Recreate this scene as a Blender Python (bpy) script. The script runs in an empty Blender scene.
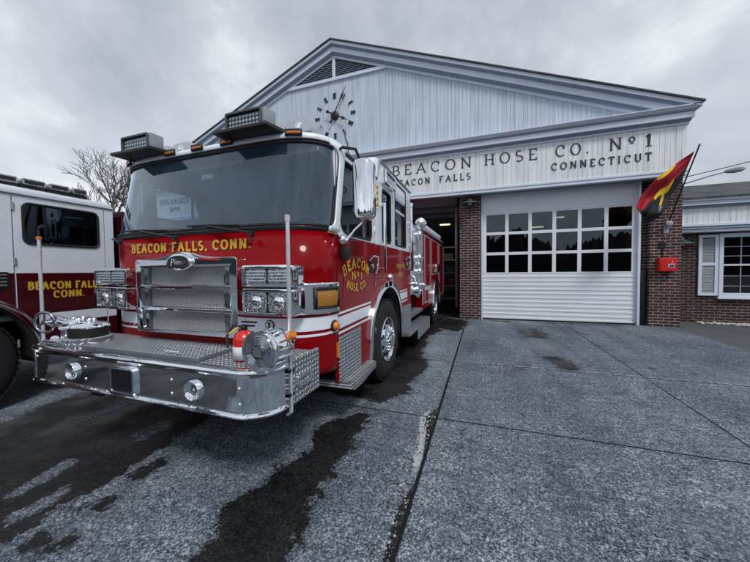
import bpy, bmesh, math, random
from mathutils import Vector, Matrix
from mathutils.geometry import tessellate_polygon
random.seed(7)
PI = math.pi
sc = bpy.context.scene
COL = sc.collection

# ------------------------------------------------------------------ camera, sky, sun, exposure
cam_d = bpy.data.cameras.new('camera'); cam = bpy.data.objects.new('camera', cam_d); COL.objects.link(cam)
cam_d.sensor_width = 36; cam_d.lens = 305/750*36; cam_d.clip_start = 0.05; cam_d.clip_end = 1200
CM = [(0.94373948, -0.00040586, 0.33068964), (0.33051281, 0.03387879, -0.94319325), (-0.01082056, 0.99942587, 0.03210689)]
m4 = Matrix.Identity(4)
for i in range(3):
    for j in range(3): m4[i][j] = CM[i][j]
m4.translation = (0, 0, 1.45)
cam.matrix_world = m4
sc.camera = cam

SUN_EL, SUN_AZ = 52, 205     # degrees; azimuth measured so that light comes from behind-right of the camera
world = bpy.data.worlds.new('World'); sc.world = world; world.use_nodes = True
wn = world.node_tree; wn.nodes.clear()
def WN(t, **k):
    n = wn.nodes.new(t)
    for a, b in k.items(): setattr(n, a, b)
    return n
sky = WN('ShaderNodeTexSky', sky_type='NISHITA', sun_disc=False)
sky.sun_elevation = math.radians(SUN_EL); sky.sun_rotation = math.radians(SUN_AZ)
wtc = WN('ShaderNodeTexCoord'); wmap = WN('ShaderNodeMapping')
wmap.inputs['Scale'].default_value = (1.0, 1.0, 1.35); wmap.inputs['Rotation'].default_value = (0, 0, 0.5)
wno = WN('ShaderNodeTexNoise'); wno.inputs['Scale'].default_value = 2.6; wno.inputs['Detail'].default_value = 9; wno.inputs['Roughness'].default_value = .58
wno.inputs['Distortion'].default_value = .25
wra = WN('ShaderNodeValToRGB')
wra.color_ramp.elements[0].position = .30; wra.color_ramp.elements[0].color = (.35, .385, .44, 1)
wra.color_ramp.elements[1].position = .66; wra.color_ramp.elements[1].color = (.70, .72, .75, 1)
e = wra.color_ramp.elements.new(.5); e.color = (.49, .52, .57, 1)
wmul = WN('ShaderNodeVectorMath', operation='SCALE'); wmul.inputs['Scale'].default_value = 9.8
wmix = WN('ShaderNodeMix', data_type='RGBA'); wmix.inputs['Factor'].default_value = .93
wbg = WN('ShaderNodeBackground'); wbg.inputs['Strength'].default_value = .1
wout = WN('ShaderNodeOutputWorld')
L = wn.links.new
wsp = WN('ShaderNodeSeparateXYZ'); wad = WN('ShaderNodeMath', operation='ADD'); wad.inputs[1].default_value = .22
wab = WN('ShaderNodeMath', operation='ABSOLUTE'); wdx = WN('ShaderNodeMath', operation='DIVIDE'); wdy = WN('ShaderNodeMath', operation='DIVIDE'); wco = WN('ShaderNodeCombineXYZ')
L(wtc.outputs['Generated'], wsp.inputs[0]); L(wsp.outputs[2], wab.inputs[0]); L(wab.outputs[0], wad.inputs[0])
L(wsp.outputs[0], wdx.inputs[0]); L(wad.outputs[0], wdx.inputs[1]); L(wsp.outputs[1], wdy.inputs[0]); L(wad.outputs[0], wdy.inputs[1])
L(wtc.outputs['Generated'], wmap.inputs['Vector']); L(wmap.outputs[0], wno.inputs['Vector']); wel = WN('ShaderNodeMath', operation='MULTIPLY_ADD'); wel.inputs[1].default_value = -.20; wel.inputs[2].default_value = .055; L(wab.outputs[0], wel.inputs[0])
wsm = WN('ShaderNodeMath', operation='ADD'); L(wno.outputs['Fac'], wsm.inputs[0]); L(wel.outputs[0], wsm.inputs[1]); L(wsm.outputs[0], wra.inputs[0])
L(wra.outputs[0], wmul.inputs[0]); L(sky.outputs[0], wmix.inputs['A']); L(wmul.outputs[0], wmix.inputs['B'])
L(wmix.outputs['Result'], wbg.inputs['Color']); L(wbg.outputs[0], wout.inputs['Surface'])

sun_d = bpy.data.lights.new('sun', 'SUN'); sun = bpy.data.objects.new('sun', sun_d); COL.objects.link(sun)
sun_d.energy = 1.5; sun_d.angle = math.radians(14); sun_d.color = (1, .975, .95)
el, az = math.radians(SUN_EL), math.radians(-48)
sdir = Vector((math.cos(el)*math.cos(az), math.cos(el)*math.sin(az), math.sin(el)))   # toward the sun (behind right)
sun.rotation_euler = sdir.to_track_quat('Z', 'Y').to_euler()
sky.sun_rotation = math.atan2(sdir.x, sdir.y)

sc.view_settings.view_transform = 'Standard'; sc.view_settings.look = 'None'
sc.view_settings.gamma = 1; sc.view_settings.use_curve_mapping = False; sc.view_settings.exposure = 0.42

# ------------------------------------------------------------------ node helpers / materials
class NT:
    def __init__(s, name):
        s.m = bpy.data.materials.new(name); s.m.use_nodes = True; s.t = s.m.node_tree; s.t.nodes.clear()
        s.out = s.n('ShaderNodeOutputMaterial'); s.b = s.n('ShaderNodeBsdfPrincipled'); s.l(s.b.outputs[0], s.out.inputs[0])
    def n(s, t, **k):
        x = s.t.nodes.new(t)
        for a, b in k.items(): setattr(x, a, b)
        return x
    def l(s, a, b): s.t.links.new(a, b)
    def put(s, sock, v):
        if isinstance(v, bpy.types.NodeSocket): s.l(v, sock)
        elif isinstance(v, (tuple, list)) and len(v) == 3 and sock.type == 'RGBA': sock.default_value = (*v, 1)
        else: sock.default_value = v
    def math(s, op, a, b=0.0, c=None):
        x = s.n('ShaderNodeMath', operation=op); s.put(x.inputs[0], a); s.put(x.inputs[1], b)
        if c is not None: s.put(x.inputs[2], c)
        return x.outputs[0]
    def xyz(s):
        tc = s.n('ShaderNodeTexCoord'); sp = s.n('ShaderNodeSeparateXYZ'); s.l(tc.outputs['Object'], sp.inputs[0])
        return tc.outputs['Object'], sp.outputs[0], sp.outputs[1], sp.outputs[2]
    def comb(s, a, b, c=0.0):
        x = s.n('ShaderNodeCombineXYZ'); s.put(x.inputs[0], a); s.put(x.inputs[1], b); s.put(x.inputs[2], c); return x.outputs[0]
    def noise(s, vec, scale, detail=4, rough=.55, dist=0.0):
        x = s.n('ShaderNodeTexNoise'); s.l(vec, x.inputs['Vector']); x.inputs['Scale'].default_value = scale
        x.inputs['Detail'].default_value = detail; x.inputs['Roughness'].default_value = rough; x.inputs['Distortion'].default_value = dist
        return x.outputs['Fac']
    def ramp(s, f, stops):
        x = s.n('ShaderNodeValToRGB'); s.put(x.inputs[0], f); cr = x.color_ramp
        while len(cr.elements) < len(stops): cr.elements.new(.5)
        for e_, (p, c) in zip(cr.elements, stops):
            e_.position = p; e_.color = (*c, 1) if len(c) == 3 else c
        return x.outputs[0]
    def mr(s, v, a, b, c, d):
        x = s.n('ShaderNodeMapRange'); s.put(x.inputs[0], v)
        for i, q in enumerate((a, b, c, d)): s.put(x.inputs[i+1], q)
        return x.outputs[0]
    def mix(s, f, a, b):
        x = s.n('ShaderNodeMix', data_type='RGBA'); s.put(x.inputs['Factor'], f); s.put(x.inputs['A'], a); s.put(x.inputs['B'], b)
        return x.outputs['Result']
    def mul(s, a, b):
        x = s.n('ShaderNodeMix', data_type='RGBA', blend_type='MULTIPLY'); x.inputs['Factor'].default_value = 1
        s.put(x.inputs['A'], a); s.put(x.inputs['B'], b); return x.outputs['Result']
    def bump(s, h, strength=.3, dist=.01):
        x = s.n('ShaderNodeBump'); s.put(x.inputs['Height'], h); x.inputs['Strength'].default_value = strength; x.inputs['Distance'].default_value = dist
        s.l(x.outputs[0], s.b.inputs['Normal']); return x
    def set(s, **k):
        mp = dict(color='Base Color', rough='Roughness', metal='Metallic', coat='Coat Weight', spec='Specular IOR Level', trans='Transmission Weight', ior='IOR', coatr='Coat Roughness')
        for a, v in k.items(): s.put(s.b.inputs[mp[a]], v)
        return s

M = {}
def simple(name, color, rough=.5, metal=0.0, coat=0.0, var=.12, scale=6.0, bumpk=0.0, bscale=60):
    t = NT(name); v, x, y, z = t.xyz()
    n = t.noise(v, scale, 5, .6)
    c1 = tuple(max(0, c*(1-var)) for c in color); c2 = tuple(min(1, c*(1+var)) for c in color)
    t.set(color=t.ramp(n, [(.3, c1), (.7, c2)]), metal=metal, coat=coat)
    t.set(rough=t.mr(t.noise(v, scale*3.1, 4), .3, .7, rough*.8, min(1, rough*1.2)))
    if coat: t.set(coatr=.04)
    if bumpk: t.bump(t.noise(v, bscale, 4), bumpk, .004)
    M[name] = t.m; return t
t = simple('red paint', (.225, .0008, .004), .3, 0, .30, .06); t.set(spec=.05)
simple('dull red paint', (.19, .012, .016), .35, 0, .35, .05)
simple('maroon paint', (.050, .003, .006), .25, 0, .3, .08)
simple('white paint', (.78, .83, .90), .3, 0, .6, .04)
simple('silver white paint', (.70, .75, .82), .3, 0, .6, .05)
simple('chrome', (.88, .91, .95), .055, 1.0, 0, .05, 4)
simple('satin steel', (.70, .73, .77), .42, .9, 0, .08, 14, .1, 120)
simple('dark chrome', (.30, .32, .35), .22, 1.0, 0, .2, 10)
simple('black plastic', (.012, .013, .015), .4, 0, 0, .2)
simple('gasket rubber', (.010, .010, .011), .6, 0, 0, .2)
simple('tyre rubber', (.009, .009, .010), .75, 0, 0, .3, 12, .4, 90)
simple('underbody black', (.006, .006, .007), .7, 0, 0, .3, 9)
simple('gold leaf', (.72, .47, .05), .38, .25, .2, .08)
simple('bright steel', (.75, .78, .82), .28, .6, 0, .05)
simple('headliner grey', (.30, .33, .38), .9)
simple('interior grey', (.09, .10, .115), .8, 0, 0, .2)
simple('seat cloth', (.11, .12, .15), .9, 0, 0, .2, 20)
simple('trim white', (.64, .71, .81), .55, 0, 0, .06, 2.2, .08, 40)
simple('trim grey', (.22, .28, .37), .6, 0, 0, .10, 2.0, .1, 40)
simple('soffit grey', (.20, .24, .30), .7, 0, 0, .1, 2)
simple('letter black', (.015, .017, .022), .5, 0, 0, .1)
simple('black iron', (.012, .013, .015), .5, .3, 0, .1)
simple('verdigris enamel', (.05, .10, .10), .35, .2, .2, .15)
simple('alarm red', (.62, .012, .012), .35, 0, .3, .05)
simple('extinguisher red', (.62, .015, .010), .28, 0, .6, .05)
simple('label white', (.7, .71, .72), .5, 0, 0, .04)
simple('shutter grey', (.30, .32, .35), .6, 0, 0, .06)
simple('flag red', (.38, .008, .022), .8, 0, 0, .15, 14)
simple('flag yellow', (.75, .52, .02), .8, 0, 0, .1, 14)
simple('flag black', (.010, .012, .016), .8, 0, 0, .2, 14)
simple('flag blue grey', (.14, .16, .23), .8, 0, 0, .2, 14)
simple('bark', (.085, .080, .080), .9, 0, 0, .25, 5)
simple('interior wall', (.16, .165, .17), .9, 0, 0, .2, 1.5)
simple('interior joist', (.34, .36, .38), .8, 0, 0, .2, 3)
simple('cardboard', (.42, .25, .12), .85, 0, 0, .1, 8)
simple('shelf metal', (.12, .13, .14), .5, .6, 0, .1)
simple('galvanised', (.35, .37, .40), .45, .7, 0, .15, 7)
simple('stone', (.42, .41, .39), .9, 0, 0, .3, 14)
simple('blue tag', (.04, .10, .3), .5)

def amber(name, col, em=0.0):
    t = NT(name); v, x, y, z = t.xyz()
    w = t.n('ShaderNodeTexWave', wave_type='BANDS', bands_direction='Z'); t.l(v, w.inputs[0]); w.inputs['Scale'].default_value = 28
    t.set(color=t.mix(w.outputs['Fac'], tuple(c*.6 for c in col), col), rough=.15, coat=.8); t.bump(w.outputs['Fac'], .4, .003)
    M[name] = t.m
amber('amber lens', (.85, .23, .01)); amber('dark amber lens', (.50, .20, .02)); amber('clear lens', (.55, .60, .66))

def lamp_mat(name, c):
    t = NT(name); v, x, y, z = t.xyz()
    vo = t.n('ShaderNodeTexVoronoi'); t.l(v, vo.inputs['Vector']); vo.inputs['Scale'].default_value = 70
    t.set(color=t.ramp(vo.outputs['Distance'], [(.1, tuple(q*1.15 for q in c)), (.6, tuple(q*.35 for q in c))]), metal=.85, rough=.14, coat=1.0)
    t.bump(vo.outputs['Distance'], .6, .006); M[name] = t.m
lamp_mat('lamp reflector', (.78, .82, .88)); lamp_mat('led lens', (.80, .85, .92))

def glass(name, tint, refl=1.0, op=0.0, opc=(.02, .025, .03)):
    t = NT(name); t.t.nodes.remove(t.b)
    fr = t.n('ShaderNodeFresnel'); fr.inputs['IOR'].default_value = 1.5
    tr = t.n('ShaderNodeBsdfTransparent'); tr.inputs[0].default_value = (*tint, 1)
    gl = t.n('ShaderNodeBsdfGlossy'); gl.inputs['Roughness'].default_value = .015; gl.inputs[0].default_value = (.80, .92, 1, 1)
    mx = t.n('ShaderNodeMixShader'); t.l(t.math('MULTIPLY', fr.outputs[0], refl), mx.inputs[0]); t.l(tr.outputs[0], mx.inputs[1]); t.l(gl.outputs[0], mx.inputs[2])
    last = mx
    if op > 0:
        d = t.n('ShaderNodeBsdfDiffuse'); d.inputs[0].default_value = (*opc, 1)
        v, x, y, z = t.xyz()
        m2 = t.n('ShaderNodeMixShader'); t.l(t.mr(t.noise(v, 2.5, 5), .3, .7, op*.7, op*1.2), m2.inputs[0]); t.l(mx.outputs[0], m2.inputs[1]); t.l(d.outputs[0], m2.inputs[2]); last = m2
    t.l(last.outputs[0], t.out.inputs[0]); M[name] = t.m
glass('windshield glass', (.86, .93, .97), 2.5, .09, (.18, .32, .50))  # bluish diffuse film paints the sky's reflected haze into the glass
glass('cab glass', (.62, .68, .73), 1.3)
glass('door pane glass', (.36, .40, .44), 1.7)

def plate(name, ax, s=.035, hi=(.95, .97, 1.0), lo=(.17, .19, .22)):
    t = NT(name); v, x, y, z = t.xyz()
    u, w = {'xy': (x, y), 'xz': (x, z), 'yz': (y, z)}[ax]
    a = t.math('DIVIDE', u, s); b = t.math('DIVIDE', w, s)
    par = t.math('MODULO', t.math('ADD', t.math('ADD', t.math('FLOOR', a), t.math('FLOOR', b)), 1000.0), 2.0)
    sg = t.math('SUBTRACT', 1.0, t.math('MULTIPLY', par, 2.0))
    fa = t.math('SUBTRACT', t.math('FRACT', a), .5); fb = t.math('MULTIPLY', t.math('SUBTRACT', t.math('FRACT', b), .5), sg)
    p = t.math('DIVIDE', t.math('ADD', fa, fb), .66); q = t.math('DIVIDE', t.math('SUBTRACT', fa, fb), .24)
    d = t.math('SUBTRACT', 1.0, t.math('ADD', t.math('MULTIPLY', p, p), t.math('MULTIPLY', q, q)))
    h = t.mr(d, 0, .5, 0, 1)
    n = t.noise(v, 9, 4)
    t.set(color=t.mul(t.mix(h, lo, hi), t.ramp(n, [(.3, (.75, .75, .75)), (.7, (1, 1, 1))])), metal=.25, rough=t.mr(h, 0, 1, .38, .2))
    t.bump(h, .9, .004); M[name] = t.m
plate('tread plate top', 'xy'); plate('tread plate front', 'xz'); plate('tread plate side', 'yz')

def mesh_mat(name, ax='xz', s=.021):
    t = NT(name); v, x, y, z = t.xyz(); u, w = x, z
    a = t.math('DIVIDE', t.math('ADD', u, w), s); b = t.math('DIVIDE', t.math('SUBTRACT', u, w), s)
    fa = t.math('ABSOLUTE', t.math('SUBTRACT', t.math('FRACT', a), .5)); fb = t.math('ABSOLUTE', t.math('SUBTRACT', t.math('FRACT', b), .5))
    wire = t.mr(t.math('MAXIMUM', fa, fb), .33, .40, 0, 1)
    t.set(color=t.mix(wire, (.008, .009, .011), (.62, .64, .67)), metal=t.mr(wire, 0, 1, 0, .9), rough=.3); t.bump(wire, .8, .003); M[name] = t.m
mesh_mat('grille mesh')

def brick(name, dark=1.0):
    t = NT(name); v, x, y, z = t.xyz()
    vec = t.comb(t.math('ADD', x, y), z)
    b = t.n('ShaderNodeTexBrick'); t.l(vec, b.inputs['Vector']); b.offset = .5
    b.inputs['Scale'].default_value = 1; b.inputs['Brick Width'].default_value = .215; b.inputs['Row Height'].default_value = .0735
    b.inputs['Mortar Size'].default_value = .0075; b.inputs['Mortar Smooth'].default_value = .15; b.inputs['Bias'].default_value = -.1
    b.inputs['Color1'].default_value = (.090*dark, .031*dark, .027*dark, 1); b.inputs['Color2'].default_value = (.022*dark, .014*dark, .017*dark, 1)
    b.inputs['Mortar'].default_value = (.42*dark, .38*dark, .37*dark, 1)
    n = t.noise(v, 9, 6, .65); n2 = t.noise(v, 1.3, 4)
    c = t.mul(b.outputs['Color'], t.ramp(n, [(.25, (.45, .42, .42)), (.75, (1.35, 1.25, 1.2))]))
    c = t.mul(c, t.ramp(n2, [(.3, (.7, .7, .74)), (.7, (1.1, 1.1, 1.1))]))
    t.set(color=c, rough=.85); t.bump(t.math('ADD', t.math('MULTIPLY', b.outputs['Fac'], -1.0), t.math('MULTIPLY', n, .4)), .6, .008); M[name] = t.m
brick('red brick'); brick('dark brick', .62)

def siding(name, base):
    t = NT(name); v, x, y, z = t.xyz()
    sc_ = t.comb(t.math('MULTIPLY', x, 10.0), t.math('MULTIPLY', y, 10.0), t.math('MULTIPLY', z, .6))
    n = t.noise(sc_, 1.0, 4, .6); n2 = t.noise(v, .7, 3)
    c = t.mul(t.ramp(n, [(.3, tuple(q*.76 for q in base)), (.66, tuple(min(.95, q*1.08) for q in base))]), t.ramp(n2, [(.3, (.88, .89, .91)), (.7, (1, 1, 1))]))
    t.set(color=c, rough=.6); t.bump(n, .15, .004); M[name] = t.m
siding('siding paint', (.58, .66, .76)); siding('frieze paint', (.83, .86, .90))

def ribbed(name, base):
    t = NT(name); v, x, y, z = t.xyz(); n = t.noise(v, 1.2, 5); n2 = t.noise(v, 60, 3)
    c = t.mul(t.ramp(n, [(.3, tuple(q*.90 for q in base)), (.7, base)]), t.ramp(n2, [(.35, (.92, .92, .93)), (.65, (1, 1, 1))]))
    t.set(color=c, rough=.5); M[name] = t.m
ribbed('door paint', (.80, .84, .89))

def shingles():
    t = NT('shingles'); v, x, y, z = t.xyz()
    b = t.n('ShaderNodeTexBrick'); t.l(t.comb(x, y), b.inputs['Vector']); b.inputs['Scale'].default_value = 1
    b.inputs['Brick Width'].default_value = .3; b.inputs['Row Height'].default_value = .14; b.inputs['Mortar Size'].default_value = .006
    b.inputs['Color1'].default_value = (.10, .11, .125, 1); b.inputs['Color2'].default_value = (.045, .05, .058, 1); b.inputs['Mortar'].default_value = (.015, .016, .018, 1)
    n = t.noise(v, 40, 5, .7)
    t.set(color=t.mul(b.outputs['Color'], t.ramp(n, [(.3, (.5, .5, .52)), (.7, (1.5, 1.5, 1.5))])), rough=.95); t.bump(n, .6, .01); M['shingles'] = t.m
shingles()

def conc():
    t = NT('wet concrete'); v, x, y, z = t.xyz()
    at = t.n('ShaderNodeAttribute'); at.attribute_name = 'wet'
    fine = t.noise(v, 85, 3, .85); mid = t.noise(v, 22, 6, .7); big = t.noise(v, .9, 6, .6, .4); agg = t.n('ShaderNodeTexVoronoi'); t.l(v, agg.inputs['Vector']); agg.inputs['Scale'].default_value = 75
    c = t.ramp(fine, [(.39, (.018, .025, .034)), (.50, (.130, .158, .185)), (.60, (.46, .52, .57))])
    c = t.mix(t.mr(t.noise(v, 1.7, 5, .65, .6),   .38, .62, .42, 0), c, (.150, .178, .205))
    c = t.mul(c, t.ramp(mid, [(.33, (.62, .63, .65)), (.66, (1.22, 1.22, 1.22))]))
    c = t.mul(c, t.ramp(big, [(.32, (.66, .68, .71)), (.68, (1.12, 1.12, 1.12))]))
    c = t.mul(c, t.ramp(agg.outputs['Color'], [(.1, (.55, .55, .55)), (.8, (1.3, 1.3, 1.3))]))
    slab = t.n('ShaderNodeTexWhiteNoise'); t.l(t.comb(t.math('FLOOR', t.math('DIVIDE', t.math('ADD', x, .42), 2.45)), t.math('FLOOR', t.math('DIVIDE', t.math('SUBTRACT', y, .97), 1.98))), slab.inputs[0])
    c = t.mul(c, t.ramp(slab.outputs[0], [(0, (.84, .85, .87)), (1, (1.14, 1.13, 1.12))]))
    st2 = t.noise(t.comb(t.math('MULTIPLY', x, 1.0), t.math('MULTIPLY', y, 5.0)), 2.2, 6, .65)
    c = t.mul(c, t.ramp(st2, [(.35, (.78, .79, .81)), (.62, (1.10, 1.10, 1.10))]))
    blot = t.noise(v, 3.1, 5, .7, .8)
    c = t.mul(c, t.ramp(blot, [(.30, (.55, .55, .56)), (.42, (1, 1, 1))]))
    hc = t.n('ShaderNodeTexVoronoi', feature='DISTANCE_TO_EDGE'); hc.inputs['Scale'].default_value = .42; t.l(t.comb(t.math('ADD', x, t.math('MULTIPLY', t.noise(v, 2.2, 5, .7), .9)), t.math('ADD', y, t.math('MULTIPLY', t.noise(v, 2.7, 5, .7), .9))), hc.inputs['Vector'])
    c = t.mul(c, t.ramp(t.math('ADD', hc.outputs['Distance'], t.math('MULTIPLY', t.math('GREATER_THAN', big, .5), .1)), [(.0015, (.4, .4, .4)), (.004, (1, 1, 1))]))
    # streaks of tyre polish along the drive
    st = t.noise(t.comb(t.math('MULTIPLY', x, 3.0), t.math('MULTIPLY', y, .35)), 1.0, 5, .6)
    c = t.mul(c, t.ramp(st, [(.35, (.80, .81, .83)), (.6, (1.05, 1.05, 1.05))]))
    # small dark oil spots
    sp = t.n('ShaderNodeTexVoronoi'); t.l(v, sp.inputs['Vector']); sp.inputs['Scale'].default_value = 1.15
    spd = t.math('ADD', sp.outputs['Distance'], t.math('MULTIPLY', t.math('SUBTRACT', t.noise(v, 14, 4), .5), .12))
    c = t.mul(c, t.ramp(spd, [(.035, (.35, .34, .34)), (.085, (1, 1, 1))]))
    # joints
    wob = t.math('MULTIPLY', t.math('SUBTRACT', t.noise(v, 6, 5, .7), .5), .05)
    def joint(coord, pos, w, lo=None, hi=None, oc=None, jag=1.0):
        d = t.math('ABSOLUTE', t.math('ADD', t.math('SUBTRACT', coord, pos), t.math('MULTIPLY', wob, jag)))
        j = t.mr(d, w*.6, w*1.25, 1, 0)
        if lo is not None: j = t.math('MULTIPLY', j, t.math('MULTIPLY', t.math('GREATER_THAN', oc, lo), t.math('LESS_THAN', oc, hi)))
        return j
    js = [joint(x, -.42, .013, jag=.35), joint(x, 2.03, .008, jag=.1), joint(y, 4.93, .011, jag=.4), joint(y, 2.97, .009, jag=.25),
           joint(x, -4.25, .010, jag=.2), joint(y, -.2, .010), joint(x, -8.2, .012), joint(y, 7.0, .010, -40, -.42, x)]
    J = js[0]
    for q in js[1:]: J = t.math('MAXIMUM', J, q)
    yw = t.math('ADD', y, t.math('MULTIPLY', t.math('SUBTRACT', t.noise(v, 8, 3), .5), .12))
    prof = t.ramp(t.math('DIVIDE', yw, 4.0), [(.0, (.3,)*3), (.33, (.35,)*3), (.40, (.62,)*3), (.46, (.5,)*3), (.50, (.12,)*3), (.57, (.12,)*3), (.66, (.42,)*3), (.735, (.9,)*3), (.76, (.75,)*3), (.815, (.05,)*3)])
    kw = t.math('MULTIPLY', t.math('ADD', prof, t.math('MULTIPLY', t.math('SUBTRACT', t.noise(v, 22, 3, .7), .5), .4)), .115)
    crack = t.math('MULTIPLY', t.math('LESS_THAN', x, -.408), t.math('GREATER_THAN', t.math('ADD', x, kw), -.414))
    crack = t.math('MULTIPLY', crack, t.math('LESS_THAN', y, 3.28))
    J = t.math('MAXIMUM', J, t.math('MULTIPLY', crack, t.mr(fine, .52, .60, 1, .45)))
    # pale crumbled repair beside the wide crack
    d1 = t.math('ABSOLUTE', t.math('ADD', t.math('ADD', t.math('ADD', x, kw), .445), t.math('MULTIPLY', wob, 1.6)))
    crumb = t.math('MULTIPLY', t.mr(d1, .020, .032, 1, 0), t.math('MULTIPLY', t.mr(y, 2.05, 2.2, 0, 1), t.mr(y, 3.0, 3.1, 1, 0)))
    c = t.mix(t.math('MULTIPLY', crumb, t.mr(mid, .4, .5, 0, .8)), c, (.48, .50, .52))
    ed = t.math('MULTIPLY', t.mr(t.math('ABSOLUTE', t.math('SUBTRACT', y, 4.965)), .012, .03, .5, 0), t.mr(mid, .45, .55, 0, 1))
    c = t.mix(ed, c, (.45, .47, .5))
    # wet areas: signed distance stored per vertex + noise edge
    wn_ = t.math('ADD', t.math('MULTIPLY', t.math('SUBTRACT', t.noise(v, 3.0, 7, .75), .5), .62), t.math('MULTIPLY', t.math('SUBTRACT', t.noise(v, 26, 3, .6), .5), .09))
    wd = t.math('ADD', at.outputs['Fac'], wn_)
    wet = t.mr(wd, -.006, .006, 1, 0)
    damp = t.mr(wd, .0, .09, .62, 1.0)
    wetc = t.mul(c, (.105, .090, .082))
    c = t.mul(c, t.comb(damp, damp, damp))
    c = t.mix(wet, c, wetc)
    c = t.mix(J, c, (.008, .009, .010))
    t.set(color=c, rough=t.mr(t.math('MULTIPLY', wet, t.mr(t.noise(v, 2.3, 4), .35, .6, .4, 1)), 0, 1, .9, .30), spec=t.mr(wet, 0, 1, .25, .34))
    h = t.math('ADD', t.math('ADD', t.math('MULTIPLY', fine, .5), mid), t.math('MULTIPLY', J, -3.0))
    t.bump(h, .75, .007); M['wet concrete'] = t.m
conc()
def asph():
    t = NT('asphalt'); v, x, y, z = t.xyz(); f = t.noise(v, 60, 5, .8); b = t.noise(v, 1.2, 5)
    t.set(color=t.mul(t.ramp(f, [(.35, (.025, .028, .033)), (.65, (.15, .16, .18))]), t.ramp(b, [(.3, (.7, .7, .7)), (.7, (1.2, 1.2, 1.2))])), rough=.8)
    t.bump(f, .8, .01); M['asphalt'] = t.m
asph()
simple('garage floor', (.035, .037, .04), .25, 0, 0, .3, 2)
simple('dark woods', (.022, .025, .026), .95, 0, 0, .6, .5)
t = NT('warm tube light'); t.b.inputs['Emission Color'].default_value = (1, .78, .38, 1); t.b.inputs['Emission Strength'].default_value = 2.4; t.set(color=(.8, .7, .5)); M['warm tube light'] = t.m

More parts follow.
